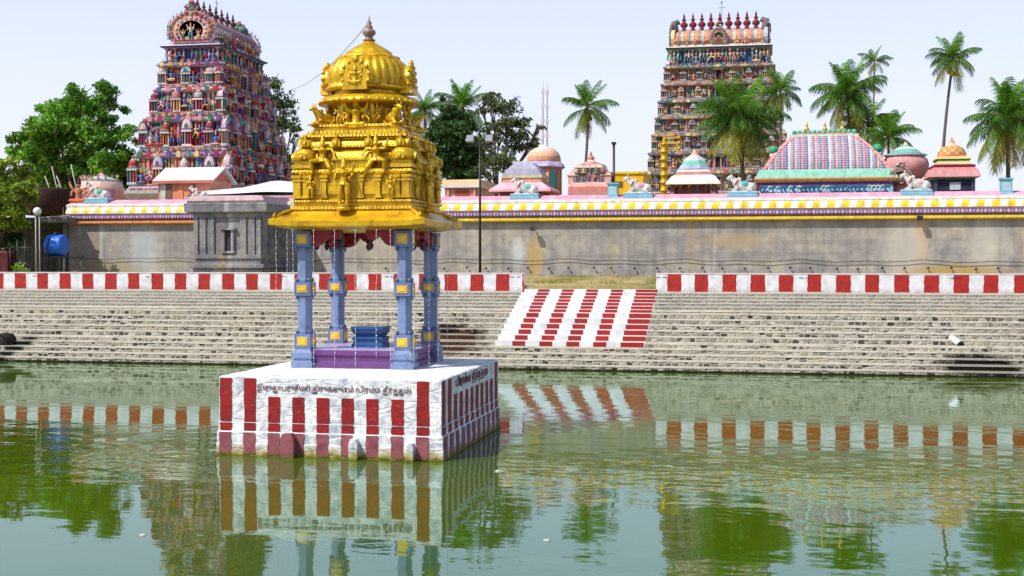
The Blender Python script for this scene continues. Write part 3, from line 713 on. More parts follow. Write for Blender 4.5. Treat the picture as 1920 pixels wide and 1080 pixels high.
# ---- carved figures
def figure(kind, c=None, n=7, m=5):
    """a carved figure one unit tall, facing -y, feet at z = 0; c: (skin, dress, crown, halo)"""
    sk, dr, cr, ha = c or (G, G, G, G)
    b = MB()
    if kind in ('stand', 'dance', 'leap'):
        if kind == 'stand': L = [((-.07, 0, .46), (-.08, -.02, .24), (-.08, 0, .02)), ((.07, 0, .46), (.09, -.02, .24), (.08, 0, .02))]
        elif kind == 'dance': L = [((-.07, 0, .46), (-.20, -.06, .30), (-.10, 0, .03)), ((.07, 0, .46), (.20, -.12, .36), (.05, -.14, .22))]
        else: L = [((-.07, 0, .46), (-.18, -.06, .28), (-.30, .02, .05)), ((.07, 0, .46), (.24, -.14, .42), (.22, -.08, .16))]
        for a_, k_, f_ in L:
            b.tube([a_, k_, f_], [.075, .055, .036], n, dr); b.ell((f_[0], f_[1] - .04, f_[2]), (.035, .07, .025), sk, n, m)
        zb = 0.44
    else:
        b.ell((0, -.05, .09), (.30, .17, .09), dr, n, m); b.ell((-.22, -.10, .10), (.12, .11, .08), dr, n, m); b.ell((.22, -.10, .10), (.12, .11, .08), dr, n, m)
        b.ell((0, 0, .02), (.34, .20, .05), ha, n, m); zb = 0.12
    k = 1.0 if kind in ('stand', 'dance', 'leap') else 1.45
    Z = lambda h: zb + h * k
    b.tube([(0, 0, Z(0)), (0, 0, Z(.08)), (0, 0.0, Z(.16)), (0, -.01, Z(.25)), (0, 0, Z(.30))], [.10 * k, .085 * k, .075 * k, .115 * k, .05 * k], n, sk)
    b.tube([(0, 0, Z(-.02)), (0, 0, Z(.05))], [.115 * k, .09 * k], n, dr)
    b.ell((0, -.01, Z(.37)), (.058 * k, .065 * k, .075 * k), sk, n, m + 1)
    b.ell((0, -.075 * k, Z(.36)), (.012, .02, .02), sk, 5, 4)
    b.lathe([(.07 * k, 0), (.06 * k, .03 * k), (.055 * k, .08 * k), (.03 * k, .13 * k), (.035 * k, .15 * k), (.005, .19 * k)], n, cr, 0, 0, Z(.40))
    for s_ in (-1, 1):
        for q in range(2):
            up_ = q == 1
            e_ = (s_ * .20 * k, .02, Z(.20 if not up_ else .30)); h_ = (s_ * (.16 if not up_ else .24) * k, -.12 if not up_ else -.02, Z(.12 if not up_ else .43))
            if kind == 'leap': e_ = (s_ * .22 * k, .0, Z(.26)); h_ = (s_ * .30 * k, -.05, Z(.45 if s_ > 0 else .12))
            b.tube([(s_ * .10 * k, 0, Z(.265)), e_, h_], [.042 * k, .034 * k, .024 * k], n - 1, sk)
            b.ell(h_, (.03 * k, .03 * k, .034 * k), sk, 5, 4)
            if kind == 'leap': break
    if kind in ('halo', 'stand') and ha:
        pts = [(.36 * k * math.cos(R(-25 + i * 23)), Z(.26) + .36 * k * math.sin(R(-25 + i * 23))) for i in range(11)]
        if kind == 'halo':
            ins = [(p_[0] * .78, Z(.26) + (p_[1] - Z(.26)) * .78) for p_ in pts][::-1]
            n0 = len(b.v)
            for i in range(10):
                q = [pts[i], pts[i + 1], ins[9 - i], ins[10 - i]]
                b.hexa([(p_[0], .05, p_[1]) for p_ in q] + [(p_[0], .10, p_[1]) for p_ in q], ha)
    return b
def bull(n=10, m=7):
    """a couchant bull one unit long facing -x, head raised"""
    b = MB()
    b.ell((.08, 0, .24), (.42, .19, .20), G, n, m); b.ell((-.18, 0, .32), (.20, .17, .20), G, n, m); b.ell((-.13, 0, .52), (.10, .08, .09), G, n, m)
    b.ell((.38, 0, .22), (.17, .18, .17), G, n, m)
    b.tube([(-.22, 0, .36), (-.36, 0, .50), (-.44, 0, .60)], [.16, .12, .09], n, G)
    b.tube([(-.42, 0, .63), (-.52, 0, .60), (-.62, 0, .53)], [.10, .085, .055], n, G)
    for s_ in (-1, 1):
        b.tube([(-.44, s_ * .06, .69), (-.45, s_ * .11, .76), (-.43, s_ * .09, .84)], [.03, .024, .010], 6, G)
        b.ell((-.40, s_ * .14, .64), (.03, .07, .035), G, 6, 4)
        b.tube([(-.20, s_ * .14, .16), (-.40, s_ * .15, .06), (-.22, s_ * .17, .035)], [.075, .055, .04], 7, G)
        b.tube([(.36, s_ * .16, .14), (.20, s_ * .22, .08), (.40, s_ * .22, .04)], [.10, .07, .045], 7, G)
    b.tube([(.53, .02, .28), (.58, .05, .14), (.50, .12, .06)], [.025, .02, .03], 6, G)
    b.box(-.60, .58, -.24, .24, -.04, .03, G)
    return b
GF = {k: fused(figure(k, None, 9, 7), 0.010, 'statue_' + k, 'gold', 0) for k in ('stand', 'seat', 'halo', 'leap', 'dance')}
GB = fused(bull(), 0.02, 'bull_body', 'gold', 1)
def gput(name, me, x, y, z, s, rz=0.0, mir=False):
    o = link(name, me, pav); o.location = (x, y, z); o.rotation_euler = (0, 0, rz); o.scale = (-s if mir else s, s, s); return o
for side in range(4):
    a = side * math.pi / 2; M = Matrix.Rotation(a, 4, 'Z')
    def P(x, y): q = M @ Vector((x, y, 0)); return q.x, q.y
    for nm, k, x, y, z, s, dr_, mir in (('statue', 'seat', -1.25, -1.40, T0 + 1.86, .42, 0, False), ('statue', 'seat', 1.25, -1.40, T0 + 1.86, .42, 0, False), ('statue', 'stand', -1.16, -1.74, T0 + 0.34, .62, 0, False), ('statue', 'stand', 1.16, -1.74, T0 + 0.34, .62, 0, False), ('statue', 'dance', -0.30, -1.16, T0 + 2.42, .46, 0, False), ('statue', 'dance', 0.28, -1.16, T0 + 2.42, .46, 0, True),('statue', 'stand', -0.16, -1.83, T0 + 0.15, 1.28, 0, False), ('statue', 'leap', -0.84, -1.62, T0 + 0.84, 1.22, 0, True),
                                        ('statue', 'leap', 0.70, -1.62, T0 + 0.84, 1.22, 0, False), ('statue', 'halo', -0.02, -1.14, T0 + 2.32, 1.0, 0, False),
                                        ('statue', 'stand', -0.56, -1.05, T0 + 2.42, 0.58, 0.2, False), ('statue', 'dance', 0.56, -1.05, T0 + 2.42, 0.60, -0.2, False)):
        X, Y = P(x, y); gput(nm, GF[k], X, Y, z, s, a + dr_, mir)
    X, Y = P(-1.02, -1.0); gput('bull_statue', GB, X, Y, T0 + 2.44, 0.74, a + R(50))
    X, Y = P(-0.16, -1.83); bb = MB(); bb.lathe([(0.20, T0 - 0.02), (0.22, T0 + 0.06), (0.15, T0 + 0.10), (0.24, T0 + 0.15)], 10, G, X, Y); obj('statue_pedestal', bb, 'gold', pav)
    # dormer arch on the dome with its seated figure
    p_ = MB()
    pts = [(0.40 * math.cos(q), 3.98 + 0.42 * math.sin(q)) for q in [R(-35 + i * 25) for i in range(11)]]
    p_.prism(pts, -1.30, -1.02, G); p_.prism([(-0.36, 3.58), (0.36, 3.58), (0.34, 3.80), (-0.34, 3.80)], -1.36, -1.0, G)
    for q in range(9):
        an = R(-20 + q * 27.5); p_.ell((0.40 * math.cos(an), -1.28, 3.98 + 0.42 * math.sin(an)), (0.07, 0.06, 0.07), G, 6, 4)
    p_.ell((0, -1.26, 4.44), (0.12, 0.08, 0.13), G, 7, 5)
    k = MB(); k.add(p_, Matrix.Translation((0, 0, T0 - 0.20)) @ M); obj('dormer_arch', k, 'gold', pav)
    X, Y = P(0, -1.30); gput('statue', GF['seat'], X, Y, T0 + 3.54, 0.60, a)

# altar block
t = thing('altar_block', 'blue waisted stone altar block on the purple floor between the pillars', 'altar', (CU + 0.12, CV - 0.25, PH + 0.515), 0.0)
TB = S(44, 86, 138); b = MB()
b.rect([(0.46, 0.40, 0), (0.46, 0.40, 0.10), (0.42, 0.36, 0.12), (0.42, 0.36, 0.22), (0.46, 0.40, 0.24), (0.46, 0.40, 0.29), (0.36, 0.30, 0.31)], TB); obj('base', b, 'pillar', t)
b = MB(); b.rect([(0.36, 0.30, 0.30), (0.37, 0.31, 0.34), (0.45, 0.39, 0.44), (0.45, 0.39, 0.50), (0.48, 0.42, 0.52), (0.48, 0.42, 0.60, S(90, 120, 150)), (0.42, 0.36, 0.605)], mul(TB, 0.9)); obj('top_slab', b, 'pillar', t)

# strings of tiny lights hanging from the eave
k = 0
for (x, y, ln) in ((-2.05, -2.06, 3.3), (-1.55, -2.08, 3.7), (-0.95, -2.08, 4.0), (-0.35, -2.08, 3.9), (0.25, -2.08, 4.0), (0.85, -2.08, 3.6), (1.25, -2.08, 4.0), (1.9, -2.06, 3.9), (2.10, -1.2, 3.9), (2.10, -0.2, 4.0), (2.10, 0.9, 3.8), (-2.1, -1.1, 3.6)):
    b = MB(); pts = [(rnd.uniform(-.015, .015), rnd.uniform(-.015, .015), -ln * i / 8) for i in range(9)]; b.tube(pts, 0.0045, 4, S(214, 214, 214))
    for q in range(int(ln / 0.16)): b.ell((rnd.uniform(-.01, .01), 0, -0.1 - q * 0.16), (0.012, 0.012, 0.02), S(245, 245, 235), 5, 3)
    o = obj('light_string', b, 'paint'); o.location = (CU + x, CV + y, PH + 3.93)
    lab = ['at the left front corner', 'beside the left front pillar', 'over the front left part', 'over the front middle', 'right of the front middle', 'left of the right front pillar', 'in front of the right front pillar', 'at the right front corner',
           'near the front of the right side', 'at the middle of the right side', 'near the back of the right side', 'at the left side'][k]
    tag(o, 'thin light string hanging from the golden eave ' + lab, 'light string', 'strings of tiny lights hanging from the eave'); k += 1
o = MB(); a_, c_ = Vector((CU, CV, PH + T0 + 5.5)), at(545, 168, 60); o.tube([a_ + (c_ - a_) * i / 10 - Vector((0, 0, 1.1 * (i / 10) * (1 - i / 10) * 4 * 0.35)) for i in range(11)], 0.012, 4, S(150, 150, 150))
b = obj('cable', o, 'metal'); tag(b, 'thin grey cable running from the golden finial up to the left', 'cable')

# ================================================================== THE TEMPLE WALL
WV = 80.0
PINK, YEL, LAV = S(224, 150, 178), S(240, 202, 60), S(150, 140, 186)
def cornice(u0, u1, lip, lip2, pale):
    """profile of the painted cornice, z 7.62 to 9.25, leaning out over the wall face (y = 0 at the face)"""
    L = u1 - u0; b = MB()
    P_ = [(0, 7.58), (-0.30, 7.60), (-0.34, 7.66), (-0.34, 7.78), (-0.24, 7.82), (-0.24, 7.92), (-0.34, 7.96), (-0.36, 8.06), (-0.38, 8.20), (-0.40, 8.24), (-0.47, 8.30), (-0.45, 8.50), (-0.34, 8.72), (-0.28, 8.76), (-0.34, 8.78), (-0.34, 8.92), (-0.10, 8.96), (0.9, 9.28), (1.2, 9.26), (1.2, 7.58)]
    n = max(2, int(round(L / 0.43)))
    for k in range(n):
        x0, x1 = L * k / n, L * (k + 1) / n; sl = 0.10
        for i in range(len(P_) - 1):
            (ya, za), (yb, zb) = P_[i], P_[i + 1]
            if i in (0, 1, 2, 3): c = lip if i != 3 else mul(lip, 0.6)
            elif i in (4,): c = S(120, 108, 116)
            elif i in (5, 6): c = lip2 if i == 5 else S(196, 110, 150)
            elif i in (7, 8): c = (S(226, 160, 184), S(150, 150, 200))[(k * 2 + i) % 2]
            elif i in (9,): c = S(190, 184, 214)
            elif i in (10, 11): c = ((YEL if not pale else S(232, 212, 110)) if k % 2 else S(238, 236, 220))
            elif i in (12, 13, 14, 15): c = S(240, 236, 232)
            else: c = mixc(PINK, S(236, 186, 200), rnd.random() * 0.6)
            s0 = sl * (za - 8.3) / 0.42 if i in (10, 11) else 0; s1 = sl * (zb - 8.3) / 0.42 if i in (10, 11) else 0
            b.poly([(x0 + s0, ya, za), (x0 + s1, yb, zb), (x1 + s1, yb, zb), (x1 + s0, ya, za)][::-1], c)
        for q in range(2):                           # dentils
            xx = x0 + (x1 - x0) * (0.25 + 0.5 * q); b.box(xx - 0.06, xx + 0.06, -0.40, -0.33, 7.98, 8.16, (S(232, 176, 196), S(160, 162, 206))[q])
    for x in (0, L):
        pts = [(x, p[0], p[1]) for p in P_]; b.poly(pts if x else pts[::-1], S(200, 190, 190))
    return b
def wall_run(label, u0, u1, lip, lip2, pale):
    t = thing('temple_wall', label, 'wall', (u0, WV, 0)); L = u1 - u0
    b = MB(); n = 8
    b.box(0, L, 0.0, 1.2, 3.6, 7.60, None); b.box(-0.02, L + 0.02, -0.10, 0.0, 3.6, 4.42, None)
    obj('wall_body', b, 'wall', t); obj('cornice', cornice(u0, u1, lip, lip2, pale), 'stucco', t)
    return t
ML, MR = -35.75, -31.35                              # the stone block between the two runs
wl = wall_run('grey plastered temple wall left of the stone block, with orange-edged painted cornice', -46.9, ML - 0.02, S(226, 150, 90), S(170, 60, 40), True)
wr = wall_run('long grey plastered temple wall right of the stone block, with yellow-edged painted cornice', MR + 0.02, 52.0, S(240, 206, 70), S(150, 150, 170), False)
b = MB()                                             # iron pegs along the foot of the wall
for k in range(34):
    x = 7.0 + k * 1.35 + rnd.uniform(-.15, .15)
    b = MB(); b.tube([(0, 0, 0), (0, -0.16, 0.02)], 0.05, 6, S(40, 34, 32)); b.ell((0, -0.18, 0.02), (0.08, 0.05, 0.08), S(46, 36, 32), 6, 4)
    o = obj('iron_peg', b, 'metal', wr) ; o.location = (x, -0.10 if False else -0.09, 1.02 + 3.6 + rnd.uniform(-.04, .04))
for px, py in ((1000, 429), (1724, 409)):
    p = at(px, py, WV - 0.3); b = MB(); t = thing('floodlight', 'small black floodlight on the grey wall above ' + ('the yellow run-off stain' if px < 1200 else 'the orange stain at the right'), 'floodlight', (p.x, WV, p.z), group='floodlights on the temple wall')
    b.tube([(0, 0, 0), (0, -0.32, 0.03)], 0.03, 6, S(50, 50, 50)); obj('bracket', b, 'metal', t)
    b = MB(); b.hexa([(-.17, -.62, -.14), (.17, -.62, -.14), (.13, -.36, -.08), (-.13, -.36, -.08), (-.17, -.56, .14), (.17, -.56, .14), (.13, -.34, .12), (-.13, -.34, .12)], S(30, 30, 32)); obj('lamp_head', b, 'metal', t)
o = MB(); pts = []
for i in range(90):
    x = -47 + i * 1.0; sag = -0.10 * abs(math.sin(i * 0.45)) + 0.05 * math.sin(i * 1.7)
    if x < ML - .4 or x > MR + 0.6: pts.append((x, WV - 0.14, 5.22 + sag - 0.004 * (x + 15)))
cut = [p for p in pts if p[0] < ML]; cut2 = [p for p in pts if p[0] > MR]
o.tube(cut2, 0.02, 5, S(40, 38, 38)); b = obj('wall_cable', o, 'metal'); tag(b, 'black cable sagging along the foot of the long grey wall', 'cable')
o = MB(); o.tube(cut, 0.018, 5, S(40, 38, 38)); b = obj('wall_cable', o, 'metal'); tag(b, 'black cable along the grey wall left of the stone block', 'cable')

# the stone block (mandapam) standing out from the wall
t = thing('stone_block', 'square grey granite pavilion block with a small niche window between the wall runs', 'building', (ML, 76.0, 0)); L = MR - ML
GRC = None
b = MB(); D = 5.2
b.rect([(L / 2, D / 2, 3.6), (L / 2, D / 2, 8.05)], None, L / 2, D / 2)
for x in (0.02, 0.55, 1.12, L - 1.12, L - 0.55, L - 0.02):
    w_ = 0.20; b.box(max(x - w_, -0.06), min(x + w_, L + 0.06), -0.10, 0.0, 5.5, 7.85, None)
for y in (0.4, 1.5, 2.6, 3.7): b.box(L, L + 0.10, y - 0.2, y + 0.2, 5.5, 7.85, None)
b.box(-0.08, L + 0.10, -0.13, D - .01, 7.85, 8.06, None); b.box(-0.06, L + 0.08, -0.11, D - .01, 5.25, 5.5, None)
obj('walls', b, 'granite', t)
b = MB(); b.rect([(L / 2 + 0.26, D / 2 + 0.22, 3.6), (L / 2 + 0.26, D / 2 + 0.22, 4.35), (L / 2 + 0.12, D / 2 + 0.1, 4.40), (L / 2 + 0.12, D / 2 + 0.1, 4.62), (L / 2 + 0.30, D / 2 + 0.26, 4.66), (L / 2 + 0.30, D / 2 + 0.26, 4.86), (L / 2 + 0.06, D / 2, 4.92)], None, L / 2, D / 2); obj('base_moulding', b, 'granite', t)
b = MB(); b.rect([(L / 2 + 0.10, D / 2 + 0.10, 8.06), (L / 2 + 0.55, D / 2 + 0.40, 8.20), (L / 2 + 0.58, D / 2 + 0.42, 8.70), (L / 2 + 0.50, D / 2 + 0.36, 8.76)], None, L / 2, D / 2); obj('eave_slab', b, 'granite', t)
b = MB(); b.rect([(L / 2 + 0.36, D / 2 + 0.3, 8.762), (L / 2 + 0.36, D / 2 + 0.3, 8.90), (L / 2 + 0.2, D / 2 + .2, 9.20), (L / 2 - 0.4, D / 2 - 0.4, 9.26)], S(198, 170, 176), L / 2, D / 2)
for k in range(28): b.box(-0.38 + k * 0.185, -0.27 + k * 0.185, -0.34, -0.28, 8.765, 8.90, S(120, 104, 110))
obj('roof_coping', b, 'stucco', t)
b = MB(); x = L * 0.515
b.box(x - 0.40, x - 0.22, -0.16, 0.0, 5.72, 7.05, None); b.box(x + 0.22, x + 0.40, -0.16, 0.0, 5.72, 7.05, None); b.box(x - 0.55, x + 0.55, -0.26, 0.0, 7.05, 7.18, None); b.box(x - 0.48, x + 0.48, -0.2, 0.0, 5.58, 5.72, None)
fr = obj('niche_window', b, 'granite', t); b = MB(); b.box(x - 0.22, x + 0.22, -0.012, -0.002, 5.72, 7.05, S(52, 54, 60)); obj('niche_opening', b, 'stucco', fr)

# ------------------------------------------------------------------ statues on the wall
m, nt, bs = newmat('white_statue_paint'); c = ramp(nt, noise(nt, 3.0, 6, 0.7), [(0.35, S(170, 170, 172)), (0.6, S(206, 206, 206))])
nt.links.new(c, bs.inputs['Base Color']); bs.inputs['Roughness'].default_value = 0.6; MAT['white_statue'] = m
BW = fused(bull(), 0.02, 'wall_bull', 'white_statue', 1)
def wall_bull(px, label, V=80.5, L_=1.7, face=-1, z=9.02, trim=S(70, 150, 150)):
    p = at(px, 360, V); t = thing('bull_statue', label, 'statue', (p.x, V, z), 0.0 if face < 0 else math.pi, 'bull statues along the wall top')
    b = MB(); b.rect([(0.62 * L_, 0.30 * L_, 0), (0.62 * L_, 0.30 * L_, 0.14), (0.58 * L_, 0.27 * L_, 0.18), (0.60 * L_, 0.28 * L_, 0.30)], S(120, 178, 200)); obj('pedestal', b, 'stucco', t)
    o = link('bull_body', BW, t); o.location = (0, 0, 0.33); o.scale = (L_, L_, L_)
    b = MB(); b.ell((0.10 * L_, 0, 0.33 + 0.29 * L_), (0.24 * L_, 0.205 * L_, 0.175 * L_), trim, 12, 7); obj('saddle_cloth', b, 'stucco', t)
    b = MB(); b.tube([(-0.25 * L_ + 0.12 * L_ * math.cos(a) * 0.6, 0.185 * L_ * math.sin(a), 0.33 + 0.40 * L_ + 0.12 * L_ * math.cos(a)) for a in [i * 0.524 for i in range(13)]], 0.03 * L_, 5, S(206, 120, 90)); obj('collar', b, 'stucco', t)
    return t
wall_bull(985, 'white bull statue with teal cloth on the wall beside the pink-eaved hut', L_=1.5, trim=S(120, 190, 180))
wall_bull(1197, 'white bull statue with pink cloth on the wall below the yellow building', L_=1.5, trim=S(222, 160, 170))
wall_bull(1392, 'white bull statue with green cloth on the wall left of the wagon-roofed shrine', L_=1.5, trim=S(90, 170, 170))
wall_bull(1718, 'white bull statue with peach cloth on the wall right of the wagon-roofed shrine', L_=1.5, trim=S(232, 190, 180))
wall_bull(185, 'white bull statue with green cloth at the left end of the wall', L_=1.45, trim=S(90, 170, 140))
wall_bull(372, 'small white bull statue on the wall beside the stone block', L_=1.1, trim=S(150, 110, 130))
def fcol(rs, pal): return (rs.choice(pal[0]), rs.choice(pal[1]), rs.choice(pal[1]), rs.choice(pal[1]))
b = MB(); b.add(figure('seat', (S(190, 130, 100), S(206, 110, 70), S(60, 40, 36), S(120, 60, 50))), Matrix.Diagonal((1.9, 1.9, 1.9, 1)))
o = obj('seated_statue', b, 'stucco'); p = at(148, 374, 80.6); o.location = (p.x, 80.6, 9.05); tag(o, 'brown seated figure statue at the left end of the wall top', 'statue')
for px, lab, hgt in ((1150, 'teal box pedestal on the wall below the yellow building', 1.0), (1886, 'teal box pedestal on the wall near the right edge', 1.0)):
    p = at(px, 360, 80.6); b = MB(); b.rect([(0.36, 0.36, 0), (0.36, 0.36, 0.12), (0.31, 0.31, 0.16), (0.31, 0.31, hgt - .15), (0.38, 0.38, hgt - .1), (0.38, 0.38, hgt)], S(120, 184, 200))
    b.box(-0.24, 0.24, -0.325, -0.31, 0.24, hgt - .25, S(168, 206, 214)); o = obj('pedestal', b, 'stucco'); o.location = (p.x, 80.6, 9.02); tag(o, lab, 'pedestal', 'teal pedestals on the wall')

# ================================================================== GATE TOWERS (gopurams)
VIV = ([S(214, 160, 136), S(200, 146, 130), S(110, 120, 160), S(100, 146, 120), S(222, 186, 166), S(180, 104, 100)],
       [S(178, 50, 60), S(140, 54, 106), S(60, 116, 92), S(80, 92, 156), S(206, 146, 80), S(214, 140, 150), S(176, 76, 60), S(116, 80, 140), S(220, 196, 130), S(90, 146, 150)],
       [S(168, 84, 96), S(176, 110, 108), S(196, 136, 136), S(146, 120, 146), S(178, 104, 90), S(206, 166, 164), S(104, 104, 150), S(140, 60, 80)],
       [S(214, 196, 212), S(186, 178, 206), S(176, 200, 200), S(228, 210, 204), S(200, 170, 190)])
PAS = ([S(206, 160, 136), S(190, 146, 126), S(140, 130, 138), S(130, 150, 138), S(214, 182, 160)],
       [S(176, 104, 90), S(108, 130, 132), S(206, 180, 116), S(104, 118, 156), S(196, 146, 138), S(88, 130, 110), S(168, 90, 92), S(214, 198, 160), S(76, 104, 128)],
       [S(160, 126, 122), S(140, 120, 130), S(172, 146, 134), S(124, 118, 136), S(152, 112, 106), S(180, 160, 140), S(116, 124, 126), S(98, 90, 100)],
       [S(212, 196, 184), S(178, 186, 194), S(190, 178, 188), S(208, 200, 150), S(158, 182, 178)])
def mini_shrine(rs, pal, w, h, dome):
    """an aedicule: niche between columns under a little dome or wagon roof, facing -y, foot at z = 0"""
    b = MB(); c1, c2, c3 = rs.choice(pal[2]), rs.choice(pal[1] + pal[2] + pal[3]), rs.choice(pal[3])
    b.box(-w / 2, w / 2, -.28, .1, 0, .08 * h, c3); b.box(-w * .42, w * .42, -.16, .1, .08 * h, .52 * h, mul(c1, .3))  # back of the niche darkened: painted shade between the columns
    for x in (-.42, -.16, .16, .42): b.box(x * w - .05 * w, x * w + .05 * w, -.25, -.12, .08 * h, .5 * h, rs.choice(pal[1]))
    b.box(-w * .52, w * .52, -.32, .1, .5 * h, .57 * h, c3); b.box(-w * .46, w * .46, -.27, .1, .57 * h, .62 * h, c1)
    if dome == 'round':
        b.lathe([(.38 * w, .62 * h, c3), (.42 * w, .66 * h, c2), (.43 * w, .70 * h, mul(c2, .7)), (.41 * w, .76 * h, c2), (.34 * w, .82 * h, c1), (.24 * w, .88 * h, c3), (.1 * w, .92 * h)], 12, c2, 0, -.02, 0, sq=min(1, .3 / (.46 * w)))
        b.lathe([(.07 * w, .92 * h), (.1 * w, .96 * h), (.01, 1.04 * h)], 6, S(210, 170, 80), 0, -.05, 0)
    else:
        pr = [(w * .5 * math.cos(a), .62 * h + .34 * h * math.sin(a)) for a in [i * math.pi / 8 for i in range(9)]]
        b.prism(pr, -.24, .1, c2); pr2 = [(w * .34 * math.cos(a), .64 * h + .24 * h * math.sin(a)) for a in [i * math.pi / 8 for i in range(9)]]
        b.prism(pr2, -.29, -.24, c3); pr3 = [(w * .2 * math.cos(a), .66 * h + .14 * h * math.sin(a)) for a in [i * math.pi / 8 for i in range(9)]]
        b.prism(pr3, -.33, -.29, rs.choice(pal[1])); b.ell((0, -.2, 1.0 * h), (.09 * w, .06, .07 * h), c3, 6, 4)
    return b
def kalasam(h, c):
    b = MB(); b.lathe([(.10 * h, 0), (.16 * h, .05 * h), (.08 * h, .12 * h), (.20 * h, .26 * h), (.22 * h, .36 * h), (.10 * h, .48 * h), (.07 * h, .54 * h), (.14 * h, .60 * h), (.05 * h, .70 * h), (.07 * h, .76 * h), (.01, 1.0 * h)], 10, c); return b
def horse(w, h, n=14, a0=-38):
    return [(w * math.cos(R(a0 + i * (180 - 2 * a0) / n)), h * math.sin(R(a0 + i * (180 - 2 * a0) / n))) for i in range(n + 1)]
def gable(rs, pal, w, h, depth, horns=False):
    """horseshoe gable: concentric painted arches round a dark niche with figures, facing -y, centre at z = 0"""
    b = MB(); b.prism(horse(w, h), -depth / 2, depth / 2, pal[3][0], rs.choice(pal[3]))
    for k, (s_, e_) in enumerate(((.92, .06), (.76, .14), (.62, .10), (.50, .14), (.40, .08))):
        b.prism(horse(w * s_, h * s_), -depth / 2 - e_, -depth / 2, (pal[2][1], pal[2][5], pal[2][3], pal[3][1], S(60, 50, 96))[k])
    for ring, n_, sz in ((.98, 21, .10), (.82, 17, .085), (.62, 13, .06)):
        for i in range(n_):
            a = R(-32 + i * 244 / (n_ - 1)); c = rs.choice(pal[1] + pal[0] + pal[2] + pal[3]); q = rs.uniform(.8, 1.3)
            p_ = (w * ring * math.cos(a), -depth / 2 - .16, h * ring * math.sin(a))
            if ring > .7: b.add(figure(rs.choice(('stand', 'seat')), fcol(rs, pal), 5, 3), Matrix.Translation((p_[0], p_[1], p_[2] - .1 * h)) @ Matrix.Diagonal((.24 * h * q,) * 3 + (1,)))
            else: b.ell(p_, (sz * w * q, .12, sz * h * q), c, 6, 4)
    b.add(figure('stand', fcol(rs, pal), 7, 5), Matrix.Translation((0, -depth / 2 - .2, -h * .48)) @ Matrix.Diagonal((h * .85, h * .85, h * .85, 1)))
    for s_ in (-1, 1): b.add(figure('stand', fcol(rs, pal), 6, 4), Matrix.Translation((s_ * w * .32, -depth / 2 - .2, -h * .48)) @ Matrix.Diagonal((h * .55, h * .55, h * .55, 1)))
    b.ell((0, -.05, h * 1.10), (w * .26, depth * .55, h * .18), S(96, 116, 112), 9, 6); b.ell((0, -.1, h * 1.30), (w * .20, depth * .5, h * .15), S(110, 120, 116), 9, 6); b.ell((0, -.25, h * 1.45), (w * .13, depth * .4, h * .11), S(196, 130, 130), 8, 5)
    for q in range(7): b.ell((w * .24 * math.cos(q), -.2, h * (1.12 + .05 * q)), (.12, .12, .12), rs.choice(pal[1] + pal[3]), 6, 4)
    for s_ in (-1, 1):
        b.tube([(s_ * w * .15, -.1, h * 1.10), (s_ * w * .30, -.12, h * 1.22), (s_ * w * .26, -.1, h * 1.36)], [.14, .11, .05], 6, S(110, 90, 110))
    return b
